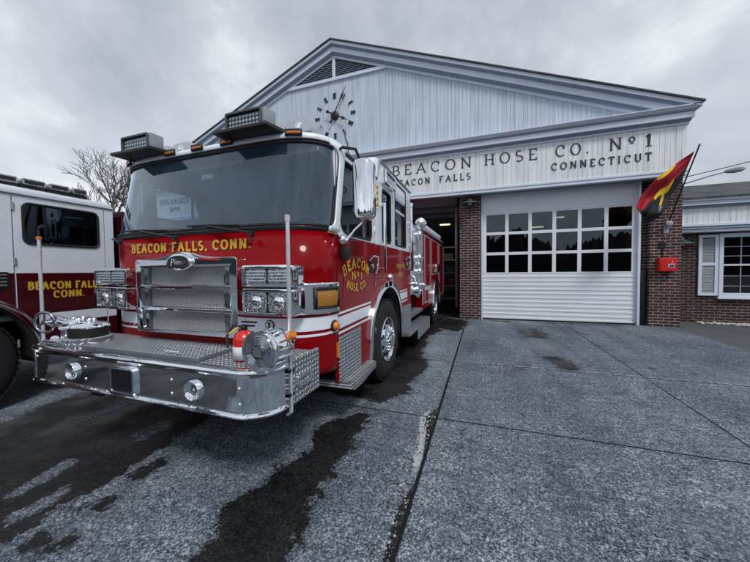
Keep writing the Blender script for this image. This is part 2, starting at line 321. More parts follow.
# ------------------------------------------------------------------ mesh helpers
class MB:
    def __init__(s): s.v = []; s.f = []; s.mi = []
    def add(s, vs, fs, mi=0):
        o = len(s.v); s.v += [tuple(p) for p in vs]; s.f += [tuple(o+i for i in f) for f in fs]; s.mi += [mi]*len(fs); return s
    def box(s, x0, x1, y0, y1, z0, z1, mi=0):
        if x0 > x1: x0, x1 = x1, x0
        if y0 > y1: y0, y1 = y1, y0
        if z0 > z1: z0, z1 = z1, z0
        return s.add([(x0,y0,z0),(x1,y0,z0),(x1,y1,z0),(x0,y1,z0),(x0,y0,z1),(x1,y0,z1),(x1,y1,z1),(x0,y1,z1)],
                     [(0,3,2,1),(4,5,6,7),(0,1,5,4),(1,2,6,5),(2,3,7,6),(3,0,4,7)], mi)
    def tube(s, pts, r, n=8, mi=0, cap=True):
        pts = [Vector(p) for p in pts]; rs = r if isinstance(r, (list, tuple)) else [r]*len(pts)
        vs = []; up = None
        for i, p in enumerate(pts):
            d = (pts[min(i+1, len(pts)-1)] - pts[max(i-1, 0)]).normalized()
            if up is None: up = Vector((0,0,1)) if abs(d.z) < .9 else Vector((1,0,0))
            a = d.cross(up).normalized(); b = a.cross(d).normalized(); up = b
            for k in range(n):
                t_ = 2*PI*k/n; vs.append(p + a*math.cos(t_)*rs[i] + b*math.sin(t_)*rs[i])
        fs = []
        for i in range(len(pts)-1):
            for k in range(n): fs.append((i*n+k, i*n+(k+1) % n, (i+1)*n+(k+1) % n, (i+1)*n+k))
        if cap: fs.append(tuple(range(n-1, -1, -1))); fs.append(tuple((len(pts)-1)*n+k for k in range(n)))
        return s.add(vs, fs, mi)
    def lathe(s, c, axis, prof, n=24, mi=0, capa=True, capb=True):
        """prof: list of (radius, offset along axis)"""
        ax = Vector(axis).normalized(); up = Vector((0,0,1)) if abs(ax.z) < .9 else Vector((1,0,0))
        a = ax.cross(up).normalized(); b = a.cross(ax).normalized(); c = Vector(c); vs = []
        for r, h in prof:
            for k in range(n):
                t_ = 2*PI*k/n; vs.append(c + ax*h + a*math.cos(t_)*r + b*math.sin(t_)*r)
        fs = []
        for i in range(len(prof)-1):
            for k in range(n): fs.append((i*n+k, i*n+(k+1) % n, (i+1)*n+(k+1) % n, (i+1)*n+k))
        if capa: fs.append(tuple(range(n-1, -1, -1)))
        if capb: fs.append(tuple((len(prof)-1)*n+k for k in range(n)))
        return s.add(vs, fs, mi)
    def loft(s, rings, closed=True, capa=False, capb=False, mi=0):
        n = len(rings[0]); vs = [p for r in rings for p in r]; fs = []
        for i in range(len(rings)-1):
            for k in range(n if closed else n-1): fs.append((i*n+k, i*n+(k+1) % n, (i+1)*n+(k+1) % n, (i+1)*n+k))
        if capa: fs.append(tuple(range(n-1, -1, -1)))
        if capb: fs.append(tuple((len(rings)-1)*n+k for k in range(n)))
        return s.add(vs, fs, mi)
    def prism(s, loops, P, d0, d1, mi=0):
        """loops: [outer, hole, ...] of 2D points; P(u,v,d)->3D"""
        tris = tessellate_polygon([[Vector((u, v, 0)) for u, v in lp] for lp in loops])
        flat = [p for lp in loops for p in lp]; N = len(flat)
        vs = [P(u, v, d0) for u, v in flat] + [P(u, v, d1) for u, v in flat]
        fs = [tuple(t_) for t_ in tris] + [tuple(i+N for i in reversed(t_)) for t_ in tris]
        o = 0
        for lp in loops:
            n = len(lp)
            for k in range(n): fs.append((o+k, o+(k+1) % n, N+o+(k+1) % n, N+o+k))
            o += n
        return s.add(vs, fs, mi)
    def build(s, name, mats, parent=None, bevel=0, smooth=35, solid=0, seg=2):
        me = bpy.data.meshes.new(name); me.from_pydata(s.v, [], s.f); me.validate()
        if not isinstance(mats, (list, tuple)): mats = [mats]
        for m_ in mats: me.materials.append(M[m_])
        if len(me.polygons) == len(s.mi):
            for p, mi in zip(me.polygons, s.mi): p.material_index = mi
        bm = bmesh.new(); bm.from_mesh(me); bmesh.ops.recalc_face_normals(bm, faces=bm.faces); 
        if bevel:
            bmesh.ops.remove_doubles(bm, verts=bm.verts, dist=1e-5)
            es = [e_ for e_ in bm.edges if len(e_.link_faces) == 2 and e_.calc_face_angle(0) > math.radians(50)]
            bmesh.ops.bevel(bm, geom=es, offset=bevel, segments=seg, profile=.6, affect='EDGES', clamp_overlap=True)
        bm.to_mesh(me); bm.free()
        if smooth:
            me.shade_smooth()
            try: me.set_sharp_from_angle(angle=math.radians(smooth))
            except Exception: pass
        o = bpy.data.objects.new(name, me); COL.objects.link(o)
        if solid:
            md = o.modifiers.new('thickness', 'SOLIDIFY'); md.thickness = solid; md.offset = -1
        if parent: setp(o, parent)
        return o
def origin(o):
    return o['_o'] if '_o' in o else None
ORG = {}
def setp(o, parent):
    o.parent = parent
    loc = ORG.get(parent.name, Vector((0,0,0)))
    if parent.parent is None or parent.name in ORG: o.matrix_parent_inverse = Matrix.Translation(-loc)
def thing(name, loc, label, cat, group=None):
    o = bpy.data.objects.new(name, None); COL.objects.link(o); o.location = loc; o.empty_display_size = .2
    ORG[o.name] = Vector(loc); tag(o, label, cat, group); return o
def tag(o, label, cat, group=None):
    o['label'] = label; o['category'] = cat
    if group: o['group'] = group
    return o
def struct(o, kind='structure'): o['kind'] = kind; return o
def Pyz(x): return lambda u, v, d: (x+d, u, v)          # 2D (y,z) plates
def Pxz(y): return lambda u, v, d: (u, y+d, v)          # 2D (x,z) plates
def rrect(u0, u1, v0, v1, r=.03, n=5):
    out = []
    for cx, cy, a0 in ((u1-r, v1-r, 0), (u0+r, v1-r, 90), (u0+r, v0+r, 180), (u1-r, v0+r, 270)):
        for k in range(n+1):
            a = math.radians(a0+90*k/n); out.append((cx+r*math.cos(a), cy+r*math.sin(a)))
    return out
def rpoly(pts, r=.03, n=4):
    out = []; N = len(pts)
    for i in range(N):
        p0, p, p1 = Vector(pts[i-1]), Vector(pts[i]), Vector(pts[(i+1) % N])
        a = p+(p0-p).normalized()*r; b = p+(p1-p).normalized()*r
        for k in range(n+1):
            t_ = k/n; q = a*(1-t_)**2+p*2*t_*(1-t_)+b*t_*t_; out.append((q.x, q.y))
    return out

# ------------------------------------------------------------------ stroke lettering
def arc(cx, cy, rx, ry, a0, a1, n=10):
    return [(cx+rx*math.cos(math.radians(a0+(a1-a0)*k/n)), cy+ry*math.sin(math.radians(a0+(a1-a0)*k/n))) for k in range(n+1)]
def glyphs():
    S = lambda x, y, w=.12: ('s', [(x-w, y), (x+w, y)])
    G = {}
    def g(c, w, st): G[c] = (w, [q if isinstance(q, tuple) and q[0] in ('s',) else ('n', q) for q in st])
    g('A', .78, [[(.08,0),(.39,1)], [(.39,1),(.70,0)], [(.20,.35),(.58,.35)], S(.08,0,.1), S(.70,0,.1)])
    g('B', .66, [[(.14,0),(.14,1)], [(.04,1),(.34,1)]+arc(.36,.77,.20,.23,85,-90)+[(.14,.54)], [(.14,.54),(.36,.54)]+arc(.37,.27,.23,.27,90,-90)+[(.04,0)]])
    g('C', .74, [arc(.40,.5,.33,.5,48,312,18), [(.62,.68),(.62,.96)]])
    g('D', .76, [[(.14,0),(.14,1)], [(.04,1),(.34,1)]+arc(.34,.5,.34,.5,90,-90,14)+[(.04,0)]])
    g('E', .62, [[(.14,0),(.14,1)], [(.04,1),(.54,1),(.54,.84)], [(.14,.52),(.42,.52)], [(.04,0),(.56,0),(.56,.17)]])
    g('F', .60, [[(.14,0),(.14,1)], [(.04,1),(.54,1),(.54,.84)], [(.14,.52),(.42,.52)], S(.14,0)])
    g('G', .78, [arc(.40,.5,.33,.5,50,330,18)+[(.68,.42)], [(.50,.42),(.74,.42)], [(.68,.42),(.68,.08)]])
    g('H', .78, [[(.14,0),(.14,1)], [(.64,0),(.64,1)], [(.14,.52),(.64,.52)], S(.14,0), S(.14,1), S(.64,0), S(.64,1)])
    g('I', .32, [[(.16,0),(.16,1)], S(.16,0), S(.16,1)])
    g('L', .58, [[(.14,0),(.14,1)], [(.04,0),(.52,0),(.52,.18)], S(.14,1)])
    g('N', .80, [[(.14,0),(.14,1)], [(.14,1),(.66,0)], [(.66,0),(.66,1)], S(.14,0,.09), S(.10,1,.08), S(.66,1,.09)])
    g('O', .80, [arc(.40,.5,.33,.5,0,360,24)])
    g('P', .62, [[(.14,0),(.14,1)], [(.04,1),(.34,1)]+arc(.36,.74,.21,.26,85,-90)+[(.14,.48)], S(.14,0)])
    g('R', .70, [[(.14,0),(.14,1)], [(.04,1),(.34,1)]+arc(.36,.75,.21,.25,85,-90)+[(.14,.50)], [(.34,.50),(.60,0)], S(.14,0), S(.62,0,.07)])
    g('S', .58, [arc(.29,.75,.21,.25,50,250,10)+[(.29,.51)]+arc(.29,.26,.22,.26,70,-140,10)])
    g('T', .66, [[(.33,0),(.33,1)], [(.05,.84),(.05,1),(.61,1),(.61,.84)], S(.33,0)])
    g('U', .76, [[(.14,1),(.14,.3)]+arc(.38,.28,.24,.28,180,360,10)+[(.62,1)], S(.14,1,.1), S(.62,1,.1)])
    g('Z', .62, [[(.07,.84),(.07,1),(.55,1),(.06,0),(.56,0),(.56,.16)]])
    g('1', .42, [[(.08,.82),(.22,1),(.22,0)], S(.22,0,.15)])
    g('8', .58, [arc(.29,.75,.18,.25,-90,270,14), arc(.29,.25,.22,.25,90,450,14)])
    g('9', .58, [arc(.29,.70,.21,.30,0,360,16), [(.50,.70)]+arc(.27,.36,.23,.36,5,-110,8)])
    g('o', .48, [arc(.22,.74,.15,.21,0,360,14), [(.10,.40),(.34,.40)]])
    g('.', .26, [[(.10,.0),(.10,.12)]])
    g(',', .26, [[(.12,.1),(.06,-.14)]])
    g('P2', .66, [[(.2,0),(.14,1)], [(0,.92),(.3,1.02)]+arc(.34,.74,.22,.26,85,-90)+[(.14,.5)]])
    g('i', .26, [[(.10,0),(.10,.6)], [(.1,.8),(.1,.88)]]); g('e', .44, [[(.06,.32),(.36,.32)]+arc(.21,.32,.16,.3,0,310,10)])
    g('r', .34, [[(.08,0),(.08,.6)], [(.08,.4)]+arc(.22,.42,.13,.18,160,50,5)]); g('c', .40, [arc(.22,.3,.17,.3,50,310,10)])
    return G
GL = glyphs()
def text_width(s, sp): return sum((.4 if c == ' ' else GL[c][0])+sp for c in s)-sp
def letters(mb, s, P, h, sp=.18, thick=.14, thin=.07, depth=.01, fit=None, align='l', squash=1.0, space=.4, mi=0):
    """P(u,v,d): u along, v up (metres). fit = total width"""
    w = sum((space if c == ' ' else GL[c][0])+sp for c in s)-sp
    kx = (fit/w) if fit else h*squash
    u0 = 0 if align == 'l' else -w*kx/2
    cur = 0; q = 0
    for c in s:
        if c == ' ': cur += space+sp; continue
        gw, st = GL[c]
        for kind, pts in st:
            q += 1
            P3 = [(u0+(cur+x)*kx, y*h) for x, y in pts]
            dd = depth + (q % 4)*depth*.06
            closed = len(P3) > 5 and math.dist(P3[0], P3[-1]) < 1e-4*h
            if closed: P3 = P3[:-1]
            n = len(P3); L_, R_ = [], []
            for i, p in enumerate(P3):
                a = P3[i-1] if (i > 0 or closed) else p; b = P3[(i+1) % n] if (i < n-1 or closed) else p
                dx, dy = b[0]-a[0], b[1]-a[1]; l_ = math.hypot(dx, dy) or 1e-9; dx /= l_; dy /= l_
                wd = (thin+(thick-thin)*abs(dy))*h/2 if kind == 'n' else thin*h/2
                if 0 < i < n-1 and not closed and n < 9:       # mitre at corners
                    d1 = Vector((p[0]-a[0], p[1]-a[1])).normalized(); d2 = Vector((b[0]-p[0], b[1]-p[1])).normalized()
                    cs = max(.45, math.sqrt(max(0, (1+d1.dot(d2))/2))); wd = wd/cs
                L_.append((p[0]-dy*wd, p[1]+dx*wd)); R_.append((p[0]+dy*wd, p[1]-dx*wd))
            vs = []
            for i in range(n):
                vs += [P(*L_[i], 0), P(*R_[i], 0), P(*L_[i], dd), P(*R_[i], dd)]
            fs = []
            rng = range(n if closed else n-1)
            for i in rng:
                a, b = 4*i, 4*((i+1) % n)
                fs += [(a+2, a+3, b+3, b+2), (a, b, b+1, a+1), (a, a+2, b+2, b), (a+1, b+1, b+3, a+3)]
            if not closed: fs += [(0, 1, 3, 2), (4*n-4, 4*n-2, 4*n-1, 4*n-3)]
            mb.add(vs, fs, mi)
        cur += gw+sp
    return w*kx

# ================================================================== FIRE ENGINE (main subject)
CX, HW = -2.43, 1.23                 # centre line and half width
def cab_plan():
    pts = []
    for i in range(0, 801):
        th = PI/2*i/800; X = HW*math.sin(th)**(1/3.2); Y = 2.42-.42*math.cos(th)**(2/2.2); pts.append((X, Y))
    ln = [0]
    for a, b in zip(pts, pts[1:]): ln.append(ln[-1]+math.dist(a, b))
    return pts, ln
CPP, CPL = cab_plan(); CL0 = CPL[-1]
def plan(s, dy=0.0, off=0.0, kx=1.0):
    """point on the cab's front outline at arc length s from the centre (positive = towards +x side)"""
    sg = 1 if s >= 0 else -1; a = abs(s)
    def pt(a):
        if a >= CL0: return (HW, 2.42+(a-CL0))
        lo, hi = 0, 800
        while hi-lo > 1:
            m_ = (lo+hi)//2
            if CPL[m_] <= a: lo = m_
            else: hi = m_
        k = (a-CPL[lo])/max(1e-9, CPL[hi]-CPL[lo]); return (CPP[lo][0]*(1-k)+CPP[hi][0]*k, CPP[lo][1]*(1-k)+CPP[hi][1]*k)
    x, y = pt(a)
    if off:
        x1, y1 = pt(max(0, a-.01)); x2, y2 = pt(a+.01); tx, ty = x2-x1, y2-y1; l_ = math.hypot(tx, ty) or 1
        x += off*ty/l_; y -= off*tx/l_
    w = min(1, max(0, (2.42+.25-y)/.25)) if y > 2.42 else 1
    return Vector((CX+sg*x*kx, y+dy*w, 0))
def at(s, z, dy=0.0, off=0.0, kx=1.0):
    p = plan(s, dy, off, kx); p.z = z; return p
def ws_dy(z): return max(0, (z-1.80))*.20
def band(mb, s0, s1, zs, off=0.0, n=60, mi=0, dyf=lambda z: 0.0, kxf=lambda z: 1.0):
    rings = [[at(s0+(s1-s0)*k/n, z, dyf(z), off, kxf(z)) for k in range(n+1)] for z in zs]
    mb.loft(rings, closed=False, mi=mi)
SEND = CL0 + .0

eng = thing('fire_engine', (CX, 1.4, 0), 'red and white fire engine with chrome bumper and grille parked half out of open bay', 'fire engine')
E_ = eng
# lower cab front shell
mb = MB(); band(mb, -SEND, SEND, [.60, .66, .92, 1.13, 1.45, 1.79]); mb.build('cab_front', 'red paint', E_, solid=.03, smooth=50)
mb = MB()
band(mb, -SEND, SEND, [.972, 1.082], .003); band(mb, -SEND, SEND, [1.104, 1.125], .003); band(mb, -SEND, SEND, [.925, .945], .003)
mb.build('reflective_stripe', 'white paint', E_, smooth=50)
# windshield: frame, gasket, glass
S_WS = CL0 - .075
def smax(z):
    r = .13; top = 2.53; bot = 1.83
    if z > top-r: return S_WS - r*(1-math.sqrt(max(0, 1-((z-(top-r))/r)**2)))
    if z < bot+.06: return S_WS - .06*(1-math.sqrt(max(0, 1-((bot+.06-z)/.06)**2)))
    return S_WS
zs = [1.83, 1.836, 1.85, 1.87, 1.89] + [1.89+(2.40-1.89)*k/8 for k in range(1, 9)] + [2.43, 2.46, 2.485, 2.505, 2.52, 2.527, 2.53]
rings = [[at(smax(z)*(-1+2*k/70), z, ws_dy(z), -.004) for k in range(71)] for z in zs]
wsh = MB().loft(rings, closed=False).build('windshield', 'windshield glass', E_, smooth=60)
loop = [at(smax(z), z, ws_dy(z), .002) for z in zs] + [at(smax(zs[-1])*(1-2*k/40), zs[-1], ws_dy(zs[-1]), .002) for k in range(1, 40)] + \
       [at(-smax(z), z, ws_dy(z), .002) for z in reversed(zs)] + [at(-smax(zs[0])*(1-2*k/40), zs[0], ws_dy(zs[0]), .002) for k in range(1, 41)]
MB().tube(loop, .014, 8).build('gasket', 'gasket rubber', wsh)
mb = MB()
for sg in (1, -1):
    rr = [[at(sg*(smax(z)+(CL0-smax(z))*k/8), z, ws_dy(z)) for k in range(9)] for z in [1.79]+zs+[2.565]]
    rr[0] = [at(sg*(smax(1.83)+(CL0-smax(1.83))*k/8), 1.79, 0) for k in range(9)]
    mb.loft(rr, closed=False)
    # triangle filling between last ring of frame
band(mb, -smax(2.53), smax(2.53), [2.53, 2.565], 0, dyf=ws_dy)
mb.build('windshield_pillars', 'white paint', E_, smooth=50, solid=.03)
mb = MB(); band(mb, -S_WS, S_WS, [1.785, 1.832], .004); mb.build('cowl_strip', 'black plastic', E_, solid=.01)
mb = MB(); band(mb, -S_WS+.02, S_WS-.02, [2.522, 2.548], .012, dyf=ws_dy); mb.build('header_trim', 'gasket rubber', E_, solid=.01)
mb = MB(); band(mb, CL0-.14, CL0, [1.775, 1.79], .005, n=10); mb.build('corner_pinstripe', 'gold leaf', E_)
# wipers
for px_, s0 in ((-3.25, -.88), (-2.56, -.12), (-1.72, .70)):
    wp = MB().tube([at(s0, 1.76, 0, .02), at(s0, 1.76, 0, .055)], .022, 10).tube([at(s0, 1.765, 0, .05), at(s0-.20, 1.80, 0, .05), at(s0-.46, 1.845, .01, .03)], .010, 6).build('wiper', 'black plastic', E_)
    MB().tube([at(s0-.70, 1.86, .012, .02), at(s0-.46, 1.855, .012, .026), at(s0-.14, 1.838, .012, .02)], .009, 6).build('blade', 'gasket rubber', wp)
# roof
def roof_ring(z, inset, yb):
    n = 60; r = []
    for k in range(n+1):
        s = -CL0+2*CL0*k/n; p = at(s, z, ws_dy(2.5), -inset+.018); r.append(p)
    for k in range(1, 8):
        r.append(Vector((CX+HW-inset, 2.56+(yb-2.56)*k/7, z)))
    r2 = [Vector((CX-HW+inset, 2.56+(yb-2.56)*k/7, z)) for k in range(7, 0, -1)]
    return r + r2
mb = MB(); mb.loft([roof_ring(2.550, .0, 3.7), roof_ring(2.568, -.006, 3.7), roof_ring(2.595, .012, 3.7), roof_ring(2.622, .06, 3.7), roof_ring(2.640, .16, 3.7), roof_ring(2.648, .4, 3.7)], capa=True, capb=True)
mb.build('roof', 'white paint', E_, smooth=60)
def sec(x0, x1, y, z0, z1, r):
    return [(x, y, z) for x, z in rrect(x0, x1, z0, z1, r, 4)]
mb = MB(); x0, x1 = CX-HW, CX+HW
mb.loft([sec(x0+.05, x1-.05, 3.46, 2.60, 2.72, .03), sec(x0+.012, x1-.012, 3.52, 2.56, 2.83, .05), sec(x0, x1, 3.60, 2.50, 2.855, .05), sec(x0, x1, 5.33, 2.50, 2.855, .05)], capa=True, capb=True)
mb.build('raised_roof', 'white paint', E_, smooth=50)
mb = MB()
for sx in (1, -1):
    X = CX+sx*(HW+.012)
    mb.tube([(X, 2.62, 2.555), (X, 3.5, 2.56), (X, 3.56, 2.66), (X, 3.60, 2.80), (X, 3.66, 2.82), (X, 5.33, 2.82)], .013, 6)
mb.build('drip_rail', 'galvanised', E_)
# cab side plates
AY, AR, AZ = 3.92, .745, .56
def arch(y, c=AY, r=AR, z0=AZ):
    d = abs(y-c); return z0+math.sqrt(r*r-d*d) if d < r else None
def side_poly(y0, y1, zb, zt, c=AY, r=AR, z0=AZ):
    pts = [(y0, zt)]
    ys = sorted(set([y0, y1]+[c-r+1e-4+(2*r-2e-4)*k/24 for k in range(25) if y0 < c-r+(2*r)*k/24 < y1]))
    last_in = None
    for y in ys:
        a = arch(y, c, r, z0)
        if a is None: pts.append((y, zb))
        else:
            if last_in is None and y > y0 and abs(y-(c-r)) < .02: pts.append((y-2e-4, zb))
            pts.append((y, max(zb, a)))
            if abs(y-(c+r)) < .02: pts.append((y+2e-4, zb))
        last_in = a
    pts.append((y1, zt)); return pts
WIN1 = rpoly([(2.50, 1.845), (2.56, 2.47), (3.30, 2.47), (3.30, 1.80), (2.62, 1.80)], .07)
WIN2 = rpoly([(3.72, 1.83), (3.72, 2.49), (4.09, 2.49), (4.09, 1.83)], .05)
WIN3 = rpoly([(4.32, 1.83), (4.32, 2.74), (4.97, 2.74), (4.97, 1.83)], .04)
def reveal(wn_, X, sx, par):
    cy = sum(p[0] for p in wn_)/len(wn_); cz = sum(p[1] for p in wn_)/len(wn_)
    ins = [(cy+(y-cy)*.988, cz+(z-cz)*.985) for y, z in wn_]
    MB().loft([[(X+.002*sx, y, z) for y, z in ins], [(X-.045*sx, y, z) for y, z in ins]]).build('window_reveal', 'gasket rubber', par, smooth=0)
for sx in (1, -1):
    X = CX+sx*HW; t_ = -.035*sx
    MB().prism([side_poly(2.425, 3.405, .46, 2.53), WIN1], Pyz(X), t_, 0).build('door', 'red paint', E_, smooth=0, bevel=.004)
    bpy.context.view_layer.update() if False else None
    dr = COL.objects[-1]; dr.name = 'front_door'
    MB().prism([side_poly(3.413, 4.19, .46, 2.53), WIN2], Pyz(X), t_, 0).build('side_panel', 'red paint', E_, smooth=0, bevel=.004)
    MB().prism([side_poly(4.198, 5.08, .46, 2.80), WIN3], Pyz(X), t_, 0).build('crew_door', 'red paint', E_, smooth=0, bevel=.004)
    cd = COL.objects[-1]
    MB().prism([[(5.088, .46), (5.33, .46), (5.33, 2.80), (5.088, 2.80)]], Pyz(X), t_, 0).build('rear_pillar', 'red paint', E_, smooth=0, bevel=.004)
    # white upper skin, 2.5 mm proud
    w0, w1 = .0005*sx, .0030*sx
    mb = MB(); mb.prism([[(2.428, 1.775), (3.402, 1.775), (3.402, 2.52), (2.428, 2.52)], WIN1], Pyz(X), w0, w1); mb.build('upper_skin', 'white paint', dr, smooth=0)
    mb = MB(); mb.prism([[(3.416, 1.775), (4.187, 1.775), (4.187, 2.80), (3.60, 2.80), (3.416, 2.56)], WIN2], Pyz(X), w0, w1); mb.build('upper_skin', 'white paint', E_, smooth=0)
    mb = MB(); mb.prism([[(4.201, 1.775), (5.077, 1.775), (5.077, 2.795), (4.201, 2.795)], WIN3], Pyz(X), w0, w1); mb.build('upper_skin', 'white paint', cd, smooth=0)
    mb = MB(); mb.prism([[(5.091, 1.775), (5.33, 1.775), (5.33, 2.795), (5.091, 2.795)]], Pyz(X), w0, w1); mb.build('upper_skin', 'white paint', E_, smooth=0)
    MB().box(X-.004*sx, X-.045*sx, 2.412, 2.422, 1.78, 2.53).build('pillar_trim', 'white paint', E_)
    # stripes rising slightly to the rear
    def zl(y, z): return z + (y-2.4)*.024
    for a, b in ((.89, .912), (.94, 1.045), (1.066, 1.086)):
        for y0, y1 in ((2.43, AY-math.sqrt(AR**2-(1.0-AZ)**2)-.06), (AY+math.sqrt(AR**2-(1.0-AZ)**2)+.05, 5.07)):
            MB().prism([[(y0, zl(y0, a)), (y1, zl(y1, a)), (y1, zl(y1, b)), (y0, zl(y0, b))]], Pyz(X), .0005*sx, .003*sx).build('side_stripe', 'white paint', E_, smooth=0)
    # glass, gaskets
    for wn_, par in ((WIN1, dr), (WIN2, E_), (WIN3, cd)):
        g_ = MB().prism([wn_], Pyz(X), -.022*sx, -.017*sx).build('window', 'cab glass', par, smooth=0)
        MB().tube([(X+.002*sx, y, z) for y, z in wn_+wn_[:1]], .012, 6).build('gasket', 'gasket rubber', g_)
        reveal(wn_, X, sx, g_)
    MB().box(X-.01*sx, X-.028*sx, 4.33, 4.96, 2.335, 2.37).build('window_divider', 'white paint', E_)
    MB().box(X-.012*sx, X-.03*sx, 3.05, 3.08, 1.83, 2.45).build('window_divider', 'black plastic', E_)
    # wheel-arch trim
    out = [(AY+r_*math.cos(a), AZ+r_*math.sin(a)) for r_, rng in ((AR+.012, range(0, 181, 6)), (AR-.075, range(180, -1, -6))) for a in [math.radians(q) for q in rng]]
    out = [(AY+AR+.012, .42)]+out[:31]+[(AY-AR-.012, .36), (AY-AR+.075, .36)]+out[31:]+[(AY+AR-.075, .42)]
    MB().prism([out], Pyz(X), -.02*sx, .035*sx).build('wheel_arch_trim', 'chrome', E_, bevel=.012, smooth=60)
    wl = [[(xx, AY+(AR-.06)*math.cos(math.radians(a)), AZ+(AR-.06)*math.sin(math.radians(a))) for a in range(-8, 189, 7)] for xx in (X-.01*sx, X-.50*sx)]
    MB().loft(wl, closed=False).build('wheel_well', 'underbody black', E_, solid=.02)
    # lower tread plate and step
    MB().prism([[(2.435, .47), (2.435, .868), (2.95, .884), (2.95, .47)]], Pyz(X), .001*sx, .006*sx).build('kick_plate', 'tread plate side', dr, smooth=0)
    mb = MB(); mb.prism([[(2.46, .40), (2.46, .46), (3.16, .46), (3.16, .395), (2.72, .355), (2.55, .36)]], Pyz(X), -.35*sx, .10*sx)
    mb.build('step', 'tread plate side', E_, bevel=.008)
    MB().box(X-.02*sx, X+.095*sx, 2.47, 3.15, .461, .465).build('step_top', 'tread plate top', E_)
# interior
MB().box(CX-1.15, CX+1.15, 2.15, 5.25, .95, 1.0).box(CX-1.17, CX+1.17, 5.24, 5.3, .6, 2.8).box(CX-.45, CX+.45, 2.3, 4.2, 1.0, 1.42).build('cab_floor', 'interior grey', E_, bevel=.01)
MB().box(CX-1.14, CX+1.14, 2.28, 3.7, 2.46, 2.50).build('headliner', 'headliner grey', E_)
mb = MB(); mb.loft([[at(s, 1.62, 0, -.06) for s in [-1.2+2.4*k/20 for k in range(21)]], [at(s, 1.80, 0, -.05) for s in [-1.2+2.4*k/20 for k in range(21)]], [at(s, 1.80, .22, -.06, .98) for s in [-1.2+2.4*k/20 for k in range(21)]], [at(s, 1.55, .4, -.06, .98) for s in [-1.2+2.4*k/20 for k in range(21)]]], closed=False)
mb.build('dashboard', 'interior grey', E_, solid=.02)
for sx in (.72, -.72):
    MB().box(CX+sx-.24, CX+sx+.24, 2.95, 3.4, 1.30, 1.44).box(CX+sx-.23, CX+sx+.23, 3.36, 3.48, 1.40, 2.08).box(CX+sx-.13, CX+sx+.13, 3.37, 3.46, 2.10, 2.28).build('seat', 'seat cloth', E_, bevel=.03)
for sx in (.75, 0, -.75):
    MB().box(CX+sx-.24, CX+sx+.24, 4.6, 5.05, 1.30, 1.44).box(CX+sx-.23, CX+sx+.23, 5.0, 5.14, 1.40, 2.2).build('seat', 'seat cloth', E_, bevel=.03)
sw = MB().tube([(CX+.72+.21*math.cos(a), 2.62+.10*math.sin(a), 1.83+.19*math.sin(a)) for a in [2*PI*k/28 for k in range(29)]], .014, 8)
sw.tube([(CX+.72, 2.62, 1.83), (CX+.72, 2.42, 1.68)], .03, 8).tube([(CX+.52, 2.62, 1.83), (CX+.92, 2.62, 1.83)], .012, 6).build('steering_wheel', 'seat cloth', E_)
for sx in (-.62, .62):
    MB().box(CX+sx-.20, CX+sx+.20, 2.20, 2.215, 2.335, 2.48).build('shelf_reflection_panel', 'underbody black', E_, bevel=.005)  # black panels stand in for the light shelves' dark reflection in the windshield
MB().box(CX-.11, CX+.03, 2.24, 2.26, 2.34, 2.39).build('rear_view_mirror', 'label white', E_, bevel=.01)

# gold lettering
def front_P(s0, z0, off=.004):
    return lambda u, v, d: at(s0+u, z0+v, 0, off+d)
for w_, s0_, f_ in (('BEACON', -.745, .47), ('FALLS,', -.205, .42), ('CONN.', .275, .40)):
    mb = MB(); letters(mb, w_, front_P(s0_, 1.650), .072, sp=.24, thick=.30, thin=.19, depth=.0015, fit=f_); mb.build('town_lettering', 'gold leaf', E_, smooth=0)
XS = CX+HW
def side_P(y0, z0, off=.0045): return lambda u, v, d: Vector((XS+off+d, y0+u, z0+v))
def arc_P(y0, zc, R, sgn):     # text along an arc; u measured from the middle
    def f(u, v, d):
        rr = R+v if sgn > 0 else R-v; a = u/R
        return Vector((XS+.0045+d, y0+rr*math.sin(a), (zc+rr*math.cos(a)) if sgn > 0 else (zc-rr*math.cos(a))))
    return f
mb = MB()
letters(mb, 'BEACON', arc_P(2.865, 1.490-.62, .62, 1), .088, sp=.24, thick=.26, thin=.15, depth=.0015, fit=.66, align='c')
letters(mb, 'No1', side_P(2.865, 1.375), .072, sp=.24, thick=.24, thin=.13, depth=.0015, fit=.28, align='c')
letters(mb, 'HOSE CO.', arc_P(2.865, 1.255+.70, .70, -1), .068, sp=.2, thick=.24, thin=.14, depth=.0015, fit=.54, align='c')
mb.build('company_lettering', 'gold leaf', E_, smooth=0)
mb = MB(); letters(mb, 'BEACON', side_P(4.64, 1.50), .055, sp=.24, thick=.24, thin=.13, depth=.0015, fit=.5, align='c')
letters(mb, 'FALLS', side_P(4.64, 1.37), .055, sp=.24, thick=.24, thin=.13, depth=.0015, fit=.34, align='c')
mb.build('crew_door_lettering', 'gold leaf', cd if False else E_, smooth=0)
mb = MB()
for k in range(4):
    zc = 2.23+.07*k
    mb.tube([(XS+.006, 3.50+.035*math.cos(a), zc+.035*math.sin(a)) for a in [math.radians(-60+q*30) for q in range(9)]], .011, 6)
mb.build('gold_scroll', 'gold leaf', E_)

